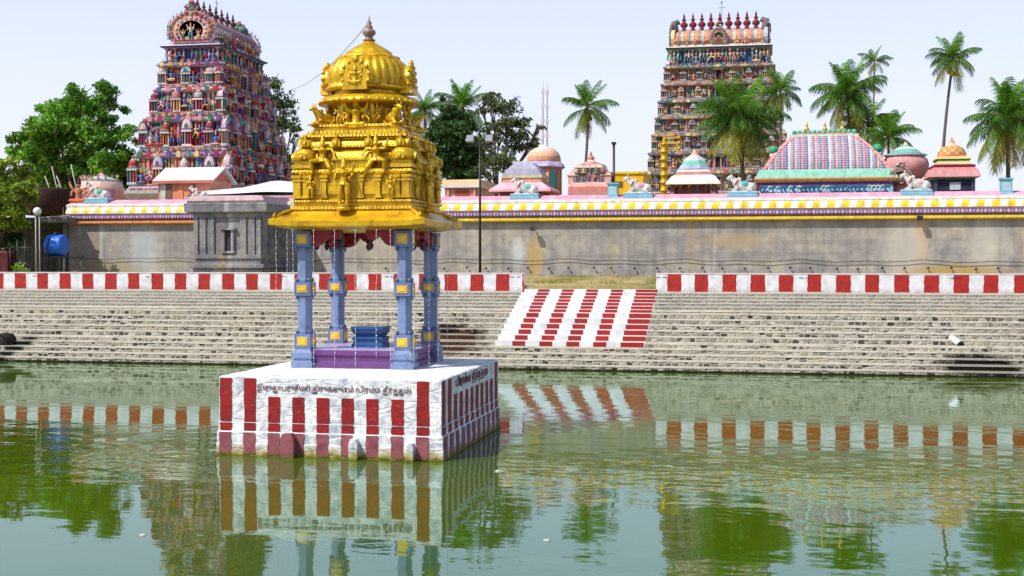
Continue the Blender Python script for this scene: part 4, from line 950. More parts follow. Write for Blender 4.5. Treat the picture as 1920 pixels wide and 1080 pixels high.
def gopuram(name, label, loc, rotz, base, tiers, neck, vault, pal, seed, faces, nkal, kal_h, kal_c, pitch, fig_h, frontgable=False, horn=False):
    """base: (hx, hy, z) at the foot; tiers: (hx, hy, z0, z1); long axis is local x; faces: which sides carry sculpture"""
    rs = random.Random(seed); t = thing(name, label, 'temple tower', (loc[0], loc[1], 0), rotz)
    b = MB(); hx, hy, z = base
    b.rect([(hx + .3, hy + .3, 3.8), (hx + .3, hy + .3, 5.2), (hx, hy, 5.4), (hx, hy, z - 1.0), (hx + .3, hy + .3, z - .8), (hx + .45, hy + .45, z - .3), (hx + .2, hy + .2, z)], S(150, 138, 130))
    obj('base', b, 'stucco', t)
    sh_ct = fg_ct = 0; extra = MB()
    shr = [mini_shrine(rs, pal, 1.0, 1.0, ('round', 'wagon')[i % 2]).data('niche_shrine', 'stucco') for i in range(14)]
    fgk = ('stand', 'seat', 'halo', 'dance', 'stand', 'leap'); fgm = [figure(fgk[i % 6], fcol(rs, pal), 6, 4).data('sculpture', 'stucco') for i in range(24)]
    for ti, (hx, hy, z0, z1) in enumerate(tiers):
        nx, ny = (tiers[ti + 1][0], tiers[ti + 1][1]) if ti + 1 < len(tiers) else (neck[0] + .3, neck[1] + .3)
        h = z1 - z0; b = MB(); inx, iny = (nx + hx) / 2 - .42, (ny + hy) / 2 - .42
        b.rect([(inx, iny, z0), (inx, iny, z1 - .02)], mul(rs.choice(pal[2]), .45))  # recessed core wall, its shade put into a darkened colour
        b.rect([(hx, hy, z0), (hx, hy, z0 + .07 * h, pal[3][ti % len(pal[3])]), (hx - .06, hy - .06, z0 + .09 * h), (hx - .06, hy - .06, z0 + .14 * h, rs.choice(pal[1])), (hx - .1, hy - .1, z0 + .17 * h)], rs.choice(pal[2]))
        cb = MB(); zc = z1 - .17 * h; c1, c2, c3 = rs.choice(pal[3]), rs.choice(pal[1]), rs.choice(pal[3])
        cb.rect([(nx - .05, ny - .05, zc), (nx + .16, ny + .16, zc + .02 * h, c1), (nx + .34, ny + .34, zc + .06 * h, c2), (nx + .36, ny + .36, zc + .10 * h, c3), (nx + .26, ny + .26, zc + .13 * h, rs.choice(pal[2])), (nx + .22, ny + .22, z1)], c1)
        co = None
        for f in faces:
            Lh, off, a = (hx, hy, 0) if f == 'f' else ((hy, hx, math.pi / 2) if f == 'r' else ((hy, hx, -math.pi / 2)))
            nL = nx if f == 'f' else ny; nO = ny if f == 'f' else nx; iO = iny if f == 'f' else inx
            M = Matrix.Rotation(a, 4, 'Z')
            # pilasters and colour blocks on the recessed wall
            q = MB(); x = -nL
            while x < nL - .1:
                wd = rs.uniform(.14, .34); q.box(x, x + wd, -iO - rs.uniform(.05, .22), -iO, z0 + .17 * h, zc, rs.choice(pal[2] + pal[1])); x += wd + rs.uniform(.03, .22)
            x = -Lh
            while x < Lh - .2:                       # bosses along the foot moulding
                q.box(x + .03, x + .26, -off - .05, -off + .02, z0 + .015, z0 + .055 * h, rs.choice(pal[1] + pal[0])); x += .36
            b.add(q, M); q = MB(); x = -nL - .3
            while x < nL + .2:
                q.box(x, x + .17, -nO - .41, -nO - .33, zc + .065 * h, zc + .125 * h, rs.choice(pal[1] + pal[3])); x += .27
            k = -nL + .25
            while k < nL:
                q.prism([(k + p_[0], zc + .10 * h + p_[1]) for p_ in horse(.22, .10 * h, 7)], -nO - .44, -nO - .2, rs.choice(pal[1])); k += pitch * rs.uniform(.9, 1.2)
            cb.add(q, M)
            # doorway in the middle of the long side
            if f == 'f' and Lh > 3.2 or (f == 'f' and frontgable):
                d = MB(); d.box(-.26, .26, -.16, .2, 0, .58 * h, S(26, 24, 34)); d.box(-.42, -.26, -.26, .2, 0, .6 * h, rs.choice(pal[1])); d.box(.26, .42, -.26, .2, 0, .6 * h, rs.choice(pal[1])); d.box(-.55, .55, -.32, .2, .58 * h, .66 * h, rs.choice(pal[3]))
                d.prism([(p_[0], .68 * h + p_[1]) for p_ in horse(.42, .16 * h, 8, 0)], -.28, .1, rs.choice(pal[1]))
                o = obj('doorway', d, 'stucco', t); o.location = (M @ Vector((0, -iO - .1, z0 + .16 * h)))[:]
            nn = max(3, int(round(2 * Lh / pitch))); nn += 1 - nn % 2
            for i in range(nn + 1):
                x = -Lh + .35 + (2 * Lh - .7) * i / nn; mid = abs(x) < .75 and f == 'f' and Lh > 3.2
                if mid: continue
                corner = i in (0, nn)
                if corner or i % 3 == 0:
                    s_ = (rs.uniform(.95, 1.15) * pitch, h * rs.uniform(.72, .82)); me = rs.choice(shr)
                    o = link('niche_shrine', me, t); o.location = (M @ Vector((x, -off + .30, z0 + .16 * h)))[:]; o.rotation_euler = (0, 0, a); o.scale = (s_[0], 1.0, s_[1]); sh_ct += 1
                else:
                    sc = fig_h * h * rs.uniform(.82, 1.12); me = rs.choice(fgm); up_ = rs.random() < .25
                    pos = M @ Vector((x + rs.uniform(-.06, .06), -off + .18 + (.2 if up_ else 0), z0 + (.17 if not up_ else .32) * h))
                    if fg_ct < 98:
                        o = link('sculpture', me, t); o.location = pos; o.rotation_euler = (0, 0, a + rs.uniform(-.2, .2)); o.scale = (sc, sc, sc); fg_ct += 1
                    else:
                        extra.add(figure(rs.choice(fgk), fcol(rs, pal), 5, 3), Matrix.Translation(pos) @ Matrix.Rotation(a, 4, 'Z') @ Matrix.Diagonal((sc, sc, sc, 1)))
            for i in range(int(2 * nL / (pitch * .7))):  # small heads and guardians over the shrines
                x = -nL + (i + .5) * pitch * .7
                extra.add(figure('seat', fcol(rs, pal), 5, 3), M @ Matrix.Translation((x, -nO - .12, z1 - .02)) @ Matrix.Diagonal((.20 * h, .20 * h, .20 * h, 1)))
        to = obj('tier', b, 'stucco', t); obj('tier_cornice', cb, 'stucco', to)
    # neck with columns and niches
    hx, hy, z0, z1 = neck; h = z1 - z0; b = MB()
    b.rect([(hx + .35, hy + .35, z0), (hx + .35, hy + .35, z0 + .10 * h), (hx - .25, hy - .25, z0 + .12 * h), (hx - .25, hy - .25, z1 - .2 * h, pal[3][1]), (hx + .3, hy + .3, z1 - .16 * h), (hx + .42, hy + .42, z1 - .08 * h, pal[3][0]), (hx + .1, hy + .1, z1)], S(70, 76, 130) if not frontgable else S(40, 96, 140))
    for f in faces:
        Lh, off, a = (hx, hy, 0) if f == 'f' else ((hy, hx, math.pi / 2) if f == 'r' else ((hy, hx, -math.pi / 2)))
        M = Matrix.Rotation(a, 4, 'Z'); q = MB(); n_ = max(4, int(2 * Lh / .8))
        for i in range(n_ + 1):
            x = -Lh + .1 + (2 * Lh - .2) * i / n_; q.tube([(x, -off + .05, z0 + .11 * h), (x, -off + .05, z1 - .2 * h)], .10, 6, rs.choice(pal[3] + pal[0])); q.box(x - .16, x + .16, -off - .1, -off + .2, z1 - .28 * h, z1 - .18 * h, rs.choice(pal[1]))
            if i < n_ and rs.random() < .7:
                extra.add(figure(rs.choice(fgk), fcol(rs, pal), 6, 4), M @ Matrix.Translation((x + Lh / n_, -off + .0, z0 + .11 * h)) @ Matrix.Diagonal((.7 * h,) * 3 + (1,)))
        b.add(q, M)
    obj('neck', b, 'stucco', t)
    # wagon vault roof, ribbed
    vx, vy, zv, vh = vault; b = MB(); nr = int(vx * 2 / .28); pts = [(vy * math.cos(R(a)) * (1.0 if 0 <= a <= 180 else .92), vh * .86 * math.sin(R(a))) for a in range(-20, 201, 11)]
    ribs = [S(226, 160, 130), S(206, 140, 120), S(150, 170, 180), S(230, 190, 150)] if frontgable else [S(150, 120, 160), S(196, 130, 140), S(110, 120, 170), S(186, 160, 180)]
    for i in range(nr):
        x0, x1 = -vx + 2 * vx * i / nr, -vx + 2 * vx * (i + 1) / nr; k = 1.0 if i % 2 else .965
        b.rings([[(x, p_[0] * k, zv + .3 * vh + p_[1] * k * .82) for p_ in pts] for x in (x0, x1)], [[mul(ribs[i % 4], 1.0 if j % 4 else .8) for j in range(len(pts))]], closed=False, cap0=False, cap1=False)
    b.box(-vx, vx, -.3, .3, zv + vh * .98, zv + vh * 1.04, pal[3][1]); b.box(-vx, vx, -.22, .22, zv + vh * 1.04, zv + vh * 1.10, pal[1][4])
    b.box(-vx, vx, -vy * 1.04, vy * 1.04, zv - .02, zv + .10 * vh, pal[3][0])
    obj('vault_roof', b, 'stucco', t)
    for s_ in (-1, 1):
        g = gable(rs, pal, vy * .98, vh * .66, .4); M = Matrix.Translation((s_ * (vx + .1), 0, zv + .46 * vh)) @ Matrix.Rotation(s_ * math.pi / 2, 4, 'Z'); k = MB(); k.add(g, M)
        if horn:
            k.tube([(s_ * (vx + .05), 0, zv + vh * .9), (s_ * (vx + .15), 0, zv + vh * 1.25), (s_ * (vx + .05), 0, zv + vh * 1.5), (s_ * (vx - .28), 0, zv + vh * 1.58), (s_ * (vx - .5), 0, zv + vh * 1.46)], [.62, .5, .42, .3, .14], 8, S(110, 100, 104))
            for q in range(5): k.ell((s_ * (vx + .35), rs.uniform(-.2, .2), zv + vh * (.55 + q * .2)), (.22, .3, .22), rs.choice(pal[2] + pal[1]), 7, 5)
        if not frontgable and s_ > 0:
            k.ell((s_ * (vx + .1), -vy * .55, zv + .5 * vh), (.5, .8, 1.0), S(70, 130, 96), 10, 7); k.ell((s_ * (vx - .4), -vy * .3, zv + 1.05 * vh), (.6, .6, .5), S(90, 120, 110), 9, 6)
        obj('end_gable', k, 'stucco', t)
    if frontgable:
        g = gable(rs, pal, .95, vh * .56, .3); k = MB(); k.add(g, Matrix.Translation((0, -vy - .05, zv + .42 * vh))); obj('front_gable', k, 'stucco', t)
    for f in 'f':
        for i in range(int(vx * 2 / .9)):
            x = -vx + .6 + i * .9
            if abs(x) < 1.1 and frontgable: continue
            extra.add(figure(rs.choice(fgk), fcol(rs, pal), 6, 4), Matrix.Translation((x, -vy - .12, zv + .06)) @ Matrix.Diagonal((.42 * vh,) * 3 + (1,)))
    km = kalasam(kal_h, kal_c).data('finial', 'stucco')
    for i in range(nkal):
        o = link('finial', km, t); o.location = (-vx * .80 + 1.6 * vx * i / (nkal - 1), 0, zv + vh * 1.09)
    o = obj('small_sculptures', extra, 'stucco', t); o['kind'] = 'stuff'
    b = MB(); b.tube([(0.2, 0, zv + vh), (0.2, 0, zv + vh * 1.1 + kal_h * 1.5)], .035, 5, S(120, 120, 126)); b.tube([(-.2, 0, zv + vh * 1.1 + kal_h * 1.2), (.6, 0, zv + vh * 1.1 + kal_h * 1.2)], .03, 5, S(120, 120, 126)); b.ell((.2, 0, zv + vh * 1.1 + kal_h * 1.5), (.1, .1, .14), S(110, 110, 120), 6, 4); obj('lightning_rod', b, 'metal', t)
    return t
def hxz(z): return 4.35 - .194 * (z - 14.0)
def hlz(z): return 7.35 - .238 * (z - 14.0)
zs = [11.4, 14.8, 18.05, 20.7, 23.0]
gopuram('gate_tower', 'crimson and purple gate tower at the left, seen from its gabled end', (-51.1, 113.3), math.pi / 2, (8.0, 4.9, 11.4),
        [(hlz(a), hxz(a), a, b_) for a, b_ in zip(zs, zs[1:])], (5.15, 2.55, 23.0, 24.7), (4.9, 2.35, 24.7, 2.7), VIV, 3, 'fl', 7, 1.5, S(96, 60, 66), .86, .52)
zs = [12.4, 14.9, 17.0, 19.0, 20.9, 22.7, 24.6, 26.5]
def rx(z): return 7.7 - .168 * (z - 14.2)
def ry(z): return 5.0 - .14 * (z - 14.2)
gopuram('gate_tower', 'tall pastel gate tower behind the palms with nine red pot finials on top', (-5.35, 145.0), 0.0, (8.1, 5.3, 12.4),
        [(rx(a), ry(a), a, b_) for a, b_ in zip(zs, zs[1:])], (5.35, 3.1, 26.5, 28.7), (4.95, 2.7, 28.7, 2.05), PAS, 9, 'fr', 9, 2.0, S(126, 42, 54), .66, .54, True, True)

# ================================================================== SHRINES AND ROOFS BEHIND THE WALL
def here(px, V): return at(px, 360, V).x
def zat(px, py, V): return at(px, py, V).z
GZ = 4.1
# wagon-roofed shrine
V = 88.0; x0, x1 = here(1415, V), here(1684, V); cx = (x0 + x1) / 2; HW = (x1 - x0) / 2; k = mpp(1548, V)
t = thing('wagon_roof_shrine', 'large shrine with a wagon roof of pink and blue stripes and three gold finials', 'shrine', (cx, V + 3.2, 0))
zt = [zat(1548, y, V) for y in (362, 345, 330, 318, 248, 236)]
b = MB(); b.rect([(HW - .35, 3.0, GZ - .2), (HW - .35, 3.0, zt[0])], S(170, 150, 150)); b.rect([(HW - .30, 3.05, zt[0] - .02), (HW - .30, 3.05, zt[1])], S(150, 196, 226)); obj('walls', b, 'stucco', t)
b = MB(); x = -HW + .5
rs = random.Random(4)
while x < HW - .5:                                  # scrollwork of the blue frieze
    b.tube([(x + .17 * math.cos(a), -3.09, (zt[0] + zt[1]) / 2 + .20 * math.sin(a)) for a in [i * .8 + rs.random() for i in range(7)]], .045, 5, rs.choice([S(60, 96, 150), S(214, 232, 240), S(80, 130, 180)])); x += .27
obj('frieze', b, 'stucco', t)
b = MB(); b.rect([(HW - .2, 3.15, zt[1]), (HW - .1, 3.25, zt[1] + .16, S(226, 190, 130)), (HW + .02, 3.35, zt[1] + .32, S(206, 130, 60)), (HW + .0, 3.33, zt[1] + .42, S(140, 198, 178)), (HW - .3, 3.0, zt[3] + .05)], S(140, 60, 120)); obj('eave', b, 'stucco', t)
b = MB(); prof = []; M_ = 30
for i in range(M_ + 1):
    s_ = i / M_; wv = HW - .42 - (HW - .42 - 62 * k) * (s_ ** .92 - .10 * math.sin(math.pi * s_) ); dv = 2.9 * math.cos(s_ * 1.42) ** .8 if s_ < 1 else .5
    prof.append((wv, max(dv, .5), zt[3] + (zt[4] - zt[3]) * s_))
NCOL = 38; sc4 = [S(184, 112, 126), S(84, 98, 146), S(196, 188, 194), S(124, 112, 138), S(192, 146, 146), S(98, 118, 156)]
W0 = prof[0][0]
def side_pts(q):
    w_, d_, z_ = q; out = []; wi = w_ - .26
    xs_ = [-w_, -wi] + [max(-wi + .002 * j, min(wi - .002 * (NCOL * 2 - j), -W0 + 2 * W0 * j / (NCOL * 2))) for j in range(NCOL * 2)] + [wi]
    for i_, x_ in enumerate(xs_): out.append((x_, -d_ - (.06 if i_ > 1 and i_ % 2 else 0), z_))
    for j in range(12): out.append((w_ + (.04 if j % 2 else 0), -d_ + 2 * d_ * j / 12, z_))
    for i_, x_ in enumerate(xs_): out.append((-x_, d_ + (.06 if i_ > 1 and i_ % 2 else 0), z_))
    for j in range(12): out.append((-w_ - (.04 if j % 2 else 0), d_ - 2 * d_ * j / 12, z_))
    return out
cols = []
for i in range(M_):
    row = [S(232, 170, 160) if i % 3 else S(214, 120, 130), WHITE]
    for j in range(NCOL * 2): row.append(sc4[(j // 2) % 6] if (i % 2) else mixc(sc4[(j // 2) % 6], S(226, 222, 226), .38))
    row.append(S(232, 170, 160) if i % 3 else S(214, 120, 130))
    row += [S(226, 150, 160) if j % 2 else S(206, 120, 140) for j in range(12)]
    cols.append(row + row)
b.rings([side_pts(q) for q in prof], cols); obj('wagon_roof', b, 'stucco', t)
b = MB(); rw = 62 * k; zr = zt[4]; b.box(-rw - .1, rw + .1, -.5, .5, zr, zr + .14, S(196, 226, 206)); b.box(-rw + .3, rw - .3, -.35, .35, zr + .14, zr + .24, S(226, 140, 120))
n = 12
for i in range(n + 1):
    x = -rw + .2 + (2 * rw - .4) * i / n; b.ell((x, -.2, zr + .32), (.17, .14, .16), S(90, 180, 160), 7, 5)
obj('ridge', b, 'stucco', t)
for s_ in (-1, 1):
    b = MB(); b.ell((s_ * (HW - 1.25), -2.0, zt[3] + .58 * (zt[4] - zt[3])), (.34, .4, .32), S(60, 160, 120), 10, 7); b.tube([(s_ * (HW - 1.0), -2.2, zt[3] + .45 * (zt[4] - zt[3])), (s_ * (HW - 1.75), -2.0, zt[3] + .36 * (zt[4] - zt[3])), (s_ * (HW - 1.9), -1.9, zt[3] + .55 * (zt[4] - zt[3]))], [.12, .12, .06], 7, S(206, 220, 216)); obj('end_scroll', b, 'stucco', t)
km = kalasam(.85, S(224, 176, 70)).data('finial', 'gold')
for px in (1515, 1550, 1584):
    o = link('finial', km, t); o.location = (here(px, V) - cx, 0, zr + .26)

def tower(name, label, cat, px, V, levels, sq=True, extra=None, n=24, low=3.6):
    """levels: (half-width px, py, colour of the band above, shape 'q' square / 'r' round / 'o' octagonal) read off the photograph, foot last"""
    k = mpp(px, V); x = here(px, V); t = thing(name, label, cat, (x, V, 0)); return t, k, x
def stack(t, k, px, V, part, levels, shape, mat='stucco', n=24):
    b = MB(); pr = [(hw * k, zat(px, py, V), c) for hw, py, c in levels]
    if shape == 'q': b.square(pr, pr[0][2])
    elif shape == 'o': b.lathe(pr, 8, pr[0][2], rot=R(22.5), sm=False)
    else: b.lathe(pr, n, pr[0][2])
    return obj(part, b, mat, t)
PK, TE, GY, PE, WH = S(206, 152, 156), S(118, 176, 162), S(150, 150, 162), S(214, 160, 130), S(222, 220, 216)
# round pink shrine dome right of the wagon roof
V = 90; t, k, x = tower('round_shrine', 'round pink ribbed shrine with a teal top beside the wagon-roofed shrine', 'shrine', 1697, V, 0)
stack(t, k, 1697, V, 'body', [(34, 460, PK), (34, 362, PK), (36, 350, S(206, 150, 110)), (30, 345, S(206, 150, 110)), (30, 336, PK)], 'r')
b = MB(); n = 40; zz = [(26, 338), (36, 330), (42, 318), (43, 308), (40, 299), (33, 294)]
b.rings([[(hw * k * (1 - .03 * (j % 2)) * math.cos(2 * math.pi * j / n), hw * k * (1 - .03 * (j % 2)) * math.sin(2 * math.pi * j / n), zat(1697, py, V)) for j in range(n)] for hw, py in zz], [S(204, 150, 150)], sm=True); obj('ribbed_dome', b, 'stucco', t)
stack(t, k, 1697, V, 'top', [(36, 294, S(190, 210, 216)), (40, 291, S(120, 150, 170)), (30, 288, TE), (22, 281, S(196, 220, 206)), (12, 276, TE), (5, 272, S(226, 190, 150)), (1, 266, PK)], 'r')
b = MB(); b.add(gable(random.Random(3), PAS, 20 * k, 17 * k, .3), Matrix.Translation((here(1690, V - 1.6) - x - .1, -1.75, zat(1690, 334, V)))); obj('front_arch', b, 'stucco', t)
# small vimana at the right
V = 87; px = 1784; t, k, x = tower('small_shrine', 'small shrine with a yellow latticed dome and pink tiers near the right edge', 'shrine', px, V, 0)
stack(t, k, px, V, 'base_storey', [(36, 450, S(60, 66, 84)), (36, 362, S(40, 46, 64)), (36, 338, S(120, 180, 150)), (40, 336, S(236, 180, 160)), (46, 334, PK), (42, 322, S(226, 130, 130)), (36, 316, TE)], 'q')
stack(t, k, px, V, 'upper_storey', [(36, 317, S(150, 50, 90)), (38, 312, S(120, 40, 70)), (30, 310, S(206, 200, 140)), (28, 303, S(96, 150, 110)), (31, 300, S(230, 210, 130)), (30, 296, S(226, 160, 120)), (24, 294, S(230, 200, 120))], 'q')
b = MB(); n = 20; pr = [(24, 296), (26, 292), (25, 286), (22, 280), (17, 276)]
b.rings([[(hw * k * math.cos(2 * math.pi * j / n + .08), hw * k * math.sin(2 * math.pi * j / n + .08), zat(px, py, V)) for j in range(n)] for hw, py in pr], [[(S(216, 180, 86), S(200, 124, 112))[(i + j) % 2] for j in range(n)] for i in range(4)]); obj('lattice_dome', b, 'stucco', t)
stack(t, k, px, V, 'finial', [(15, 277, S(226, 150, 150)), (12, 274, S(236, 200, 150)), (4, 269, S(226, 180, 130)), (6, 266, S(216, 150, 110)), (2, 262, S(150, 120, 120)), (.5, 257, PK)], 'r')
b = MB(); b.box(-8 * k, 11 * k, -36 * k - .05, -36 * k - .005, zat(px, 358, V), zat(px, 344, V), S(196, 200, 206)); obj('doorway', b, 'stucco', t)
k_ = MB()
for s_ in (-1, 1):
    for q in (-1, 1):
        c_ = MB(); c_.box(s_ * 33 * k - .12, s_ * 33 * k + .12, q * 36 * k - .10, q * 36 * k + .10, zat(px, 362, V), zat(px, 338, V), S(70, 70, 96)); obj('corner_post', c_, 'stucco', t)
# peach dome behind a hut
V = 98; px = 1020; t, k, x = tower('domed_pavilion', 'octagonal pavilion with a peach dome and lavender eave', 'pavilion', px, V, 0)
stack(t, k, px, V, 'body', [(30, 470, S(214, 180, 160)), (30, 322, S(206, 150, 130)), (31, 318, S(206, 100, 80)), (32, 314, PE)], 'o')
for i in range(8):
    c_ = MB(); a = i * math.pi / 4 + R(22.5); c_.tube([(31 * k * math.cos(a), 31 * k * math.sin(a), zat(px, 365, V)), (31 * k * math.cos(a), 31 * k * math.sin(a), zat(px, 316, V))], .14, 8, S(216, 150, 110)); obj('column', c_, 'stucco', t)
    c_ = MB(); a = i * math.pi / 4; M = Matrix.Rotation(a, 4, 'Z'); c_.prism([(p_[0], zat(px, 336, V) + p_[1]) for p_ in horse(.36, .6, 8, 0)] + [(-.36, zat(px, 362, V)), (.36, zat(px, 362, V))], -30 * k * .93 - .03, -30 * k * .93 + .02, S(90, 180, 170)); d_ = MB(); d_.add(c_, M); obj('arched_panel', d_, 'stucco', t)
stack(t, k, px, V, 'eave', [(34, 318, S(170, 160, 206)), (41, 314, S(196, 186, 220)), (38, 308, S(180, 166, 206)), (33, 304, PE)], 'o')
stack(t, k, px, V, 'dome', [(31, 306, PE), (32, 302, PE), (31, 294, S(230, 180, 150)), (27, 286, S(226, 196, 180)), (19, 279, S(222, 200, 200)), (8, 275, WH), (1, 271, WH)], 'r')
V = 90; px = 985; t, k, x = tower('hut', 'small hut with a grey-lavender hipped roof over a pink lower eave', 'hut', px, V, 0)
stack(t, k, px, V, 'walls', [(40, 460, S(150, 100, 100)), (40, 350, S(96, 60, 60))], 'q'); stack(t, k, px, V, 'lower_eave', [(58, 362, S(226, 160, 170)), (57, 358, S(228, 176, 186)), (38, 344, S(206, 120, 100)), (36, 340, S(226, 200, 190)), (34, 334, GY)], 'q')
stack(t, k, px, V, 'hipped_roof', [(38, 336, S(214, 200, 150)), (38, 331, S(150, 150, 170)), (28, 318, S(166, 164, 186)), (17, 306, S(176, 176, 190)), (9, 303, S(190, 190, 196))], 'q')
# pink figured spire
V = 91; px = 1108; t, k, x = tower('figured_spire', 'small pink shrine spire crowded with figures under the leaning palm', 'shrine', px, V, 0)
stack(t, k, px, V, 'base', [(38, 460, S(196, 150, 140)), (38, 362, S(206, 130, 120)), (37, 352, S(226, 170, 160)), (34, 345, S(216, 200, 190)), (24, 343, S(190, 130, 130)), (22, 318, S(206, 150, 140)), (27, 316, S(226, 200, 190)), (24, 311, S(206, 140, 130)), (12, 306, WH)], 'q')
stack(t, k, px, V, 'finial', [(16, 312, S(206, 196, 190)), (20, 308, S(216, 150, 140)), (9, 303, WH), (5, 300, S(196, 120, 110)), (7, 296, S(206, 150, 130)), (3, 292, S(150, 90, 90)), (.6, 284, S(120, 80, 80))], 'r')
rs = random.Random(12)
for i in range(5):
    for j in range(2):
        s_ = MB(); s_.add(figure(rs.choice(('stand', 'seat', 'halo')), fcol(rs, PAS), 6, 4), Matrix.Translation((-.95 + .45 * i + .1 * j, -24 * k - .05, zat(px, 343, V) + j * .62)) @ Matrix.Diagonal((.62, .62, .62, 1))); obj('sculpture', s_, 'stucco', t)
for s_ in (-1, 1):
    c_ = MB(); c_.square([(.34, zat(px, 345, V)), (.34, zat(px, 345, V) + .5), (.42, zat(px, 345, V) + .56), (.12, zat(px, 345, V) + .9), (.01, zat(px, 345, V) + 1.1)], S(216, 170, 160), s_ * 31 * k, -.6); obj('corner_turret', c_, 'stucco', t)
# yellow building, gold flagpole, teal-domed shrine
V = 104; xa, xb = here(1143, V), here(1206, V); t = thing('yellow_building', 'plain bright yellow flat-roofed building behind the wall', 'building', ((xa + xb) / 2, V + 3, 0)); w_ = (xb - xa) / 2
b = MB(); b.rect([(w_, 3, GZ - .1), (w_, 3, zat(1170, 326, V))], S(244, 190, 10)); obj('walls', b, 'paint', t); b = MB(); b.rect([(w_ + .12, 3.12, zat(1170, 326, V)), (w_ + .12, 3.12, zat(1170, 322, V))], S(240, 200, 40)); obj('roof', b, 'paint', t)
b = MB(); b.box(-w_ * .7, -w_ * .2, -3.02, -3.0, zat(1170, 352, V), zat(1170, 340, V), S(120, 96, 40)); obj('window', b, 'paint', t)
V = 100; px = 1245; x = here(px, V); k = mpp(px, V); t = thing('temple_flagpole', 'tall gold temple flagpole with cross pieces in front of the pastel gate tower', 'flagpole', (x, V, GZ))
b = MB(); pr = [(.26, 0)]; z = 0; zt_ = zat(px, 268, V) - GZ
while z < zt_ - .5: pr += [(.24, z + .05), (.24, z + .40), (.32, z + .45), (.32, z + .52)]; z += .6
pr += [(.2, zt_ - .1), (.06, zt_ + .5)]; b.lathe(pr, 12, G); obj('mast', b, 'gold', t)
for i in range(3):
    b = MB(); zz = zt_ - .5 + i * .42; b.box(-.05, 1.15, -.06, .06, zz, zz + .13, G); b.ell((1.15, 0, zz + .06), (.12, .1, .16), G, 7, 5); obj('cross_piece', b, 'gold', t)
b = MB(); b.lathe([(.9, 0), (.9, .8), (.6, .9), (.6, 1.6), (.3, 1.7)], 8, S(220, 180, 90)); obj('pedestal', b, 'gold', t)
V = 93; px = 1302; t, k, x = tower('small_shrine', 'small shrine with a white-teal dome over a broad white eave, left of the big palm', 'shrine', px, V, 0)
for q in (-1, 1):
    for s_ in (-1, 1):
        c_ = MB(); c_.tube([(s_ * 38 * k, q * 38 * k, GZ), (s_ * 38 * k, q * 38 * k, zat(px, 346, V))], .16, 8, S(150, 96, 90)); obj('post', c_, 'stucco', t)
stack(t, k, px, V, 'inner_cell', [(30, 460, S(130, 80, 76)), (30, 350, S(110, 66, 60)), (29, 343, S(90, 60, 60))], 'q')
stack(t, k, px, V, 'eave', [(50, 348, S(236, 226, 210)), (49, 344, WH), (40, 333, S(226, 216, 206)), (34, 330, S(190, 130, 130)), (32, 324, S(206, 200, 196)), (28, 320, GY)], 'q')
stack(t, k, px, V, 'dome', [(28, 322, S(186, 196, 216)), (31, 318, S(170, 180, 206)), (27, 311, S(120, 190, 170)), (22, 302, S(206, 210, 220)), (13, 294, S(196, 190, 200)), (7, 290, PE), (5, 286, S(226, 180, 120)), (1, 280, PE)], 'o')
for i in range(4):
    s_ = MB(); s_.add(figure('stand', fcol(rs, PAS), 6, 4), Matrix.Translation((-.9 + .6 * i, -30 * k - .25, zat(px, 362, V))) @ Matrix.Diagonal((.75, .75, .75, 1))); obj('sculpture', s_, 'stucco', t)
# flat white house by the golden pavilion
V = 96; xa, xb = here(832, V), here(899, V); w_ = (xb - xa) / 2; t = thing('white_house', 'low house with a white roof slab and orange doorway right of the golden pavilion', 'house', ((xa + xb) / 2, V + 3, 0))
b = MB(); b.rect([(w_ - .1, 3, GZ - .1), (w_ - .1, 3, zat(866, 352, V))], S(206, 150, 140)); obj('walls', b, 'paint', t)
b = MB(); b.rect([(w_ + .15, 3.3, zat(866, 352, V)), (w_ + .15, 3.3, zat(866, 347, V), S(222, 190, 150)), (w_ + .1, 3.2, zat(866, 337, V))], WH); obj('roof_slab', b, 'cloth', t)
b = MB(); b.box(-.5, .6, -3.03, -3.0, zat(866, 372, V), zat(866, 355, V), S(160, 76, 40)); obj('doorway', b, 'paint', t)
for s_ in (-1, 1): b = MB(); b.box(s_ * 1.05 - .09, s_ * 1.05 + .09, -3.16, -3.0, GZ, zat(866, 352, V), S(226, 150, 120)); obj('pillar', b, 'paint', t)
# left: small gabled house, white sheet roof, pink round shrine, brown drum
V = 92; xa, xb = here(288, V), here(400, V); L = xb - xa; t = thing('gabled_house', 'small peach house with a white gabled roof below the crimson gate tower', 'house', (xa, V, 0)); z0, z1, z2 = zat(340, 375, V), zat(340, 338, V), zat(340, 313, V)
b = MB(); b.box(.25, L - .35, .3, 4.2, GZ - .1, z1, S(216, 140, 110)); b.prism([(L - .36, z1), (L - .35, z1)], 0, 1, PE) if False else None
b.poly([(L - .35, .3, z1), (L - .35, 4.2, z1), (L - .35, 2.25, z2 - .2)], S(196, 96, 80)); b.poly([(.25, 4.2, z1), (.25, .3, z1), (.25, 2.25, z2 - .2)], S(196, 96, 80)); obj('walls', b, 'paint', t)
b = MB()
for (ya, yb) in ((0, 2.25), (4.5, 2.25)):
    q = [(-.1, ya, z1 - .12), (L, ya, z1 - .12), (L, yb, z2), (-.1, yb, z2)]
    b.hexa([q[0], q[1], q[2], q[3]] + [(p_[0], p_[1], p_[2] + .13) for p_ in q], WH)
b.box(-.1, L, -.06, .0, z1 - .24, z1 - .02, S(196, 110, 96)); obj('roof', b, 'cloth', t)
for xq, c in ((.45, S(190, 206, 190)), (.95, S(120, 90, 80)), (1.9, S(226, 140, 90)), (2.9, S(130, 70, 60))):
    b = MB(); b.box(xq, xq + .42, .24, .3, GZ, z1 - .2, c); obj('wall_panel', b, 'paint', t)
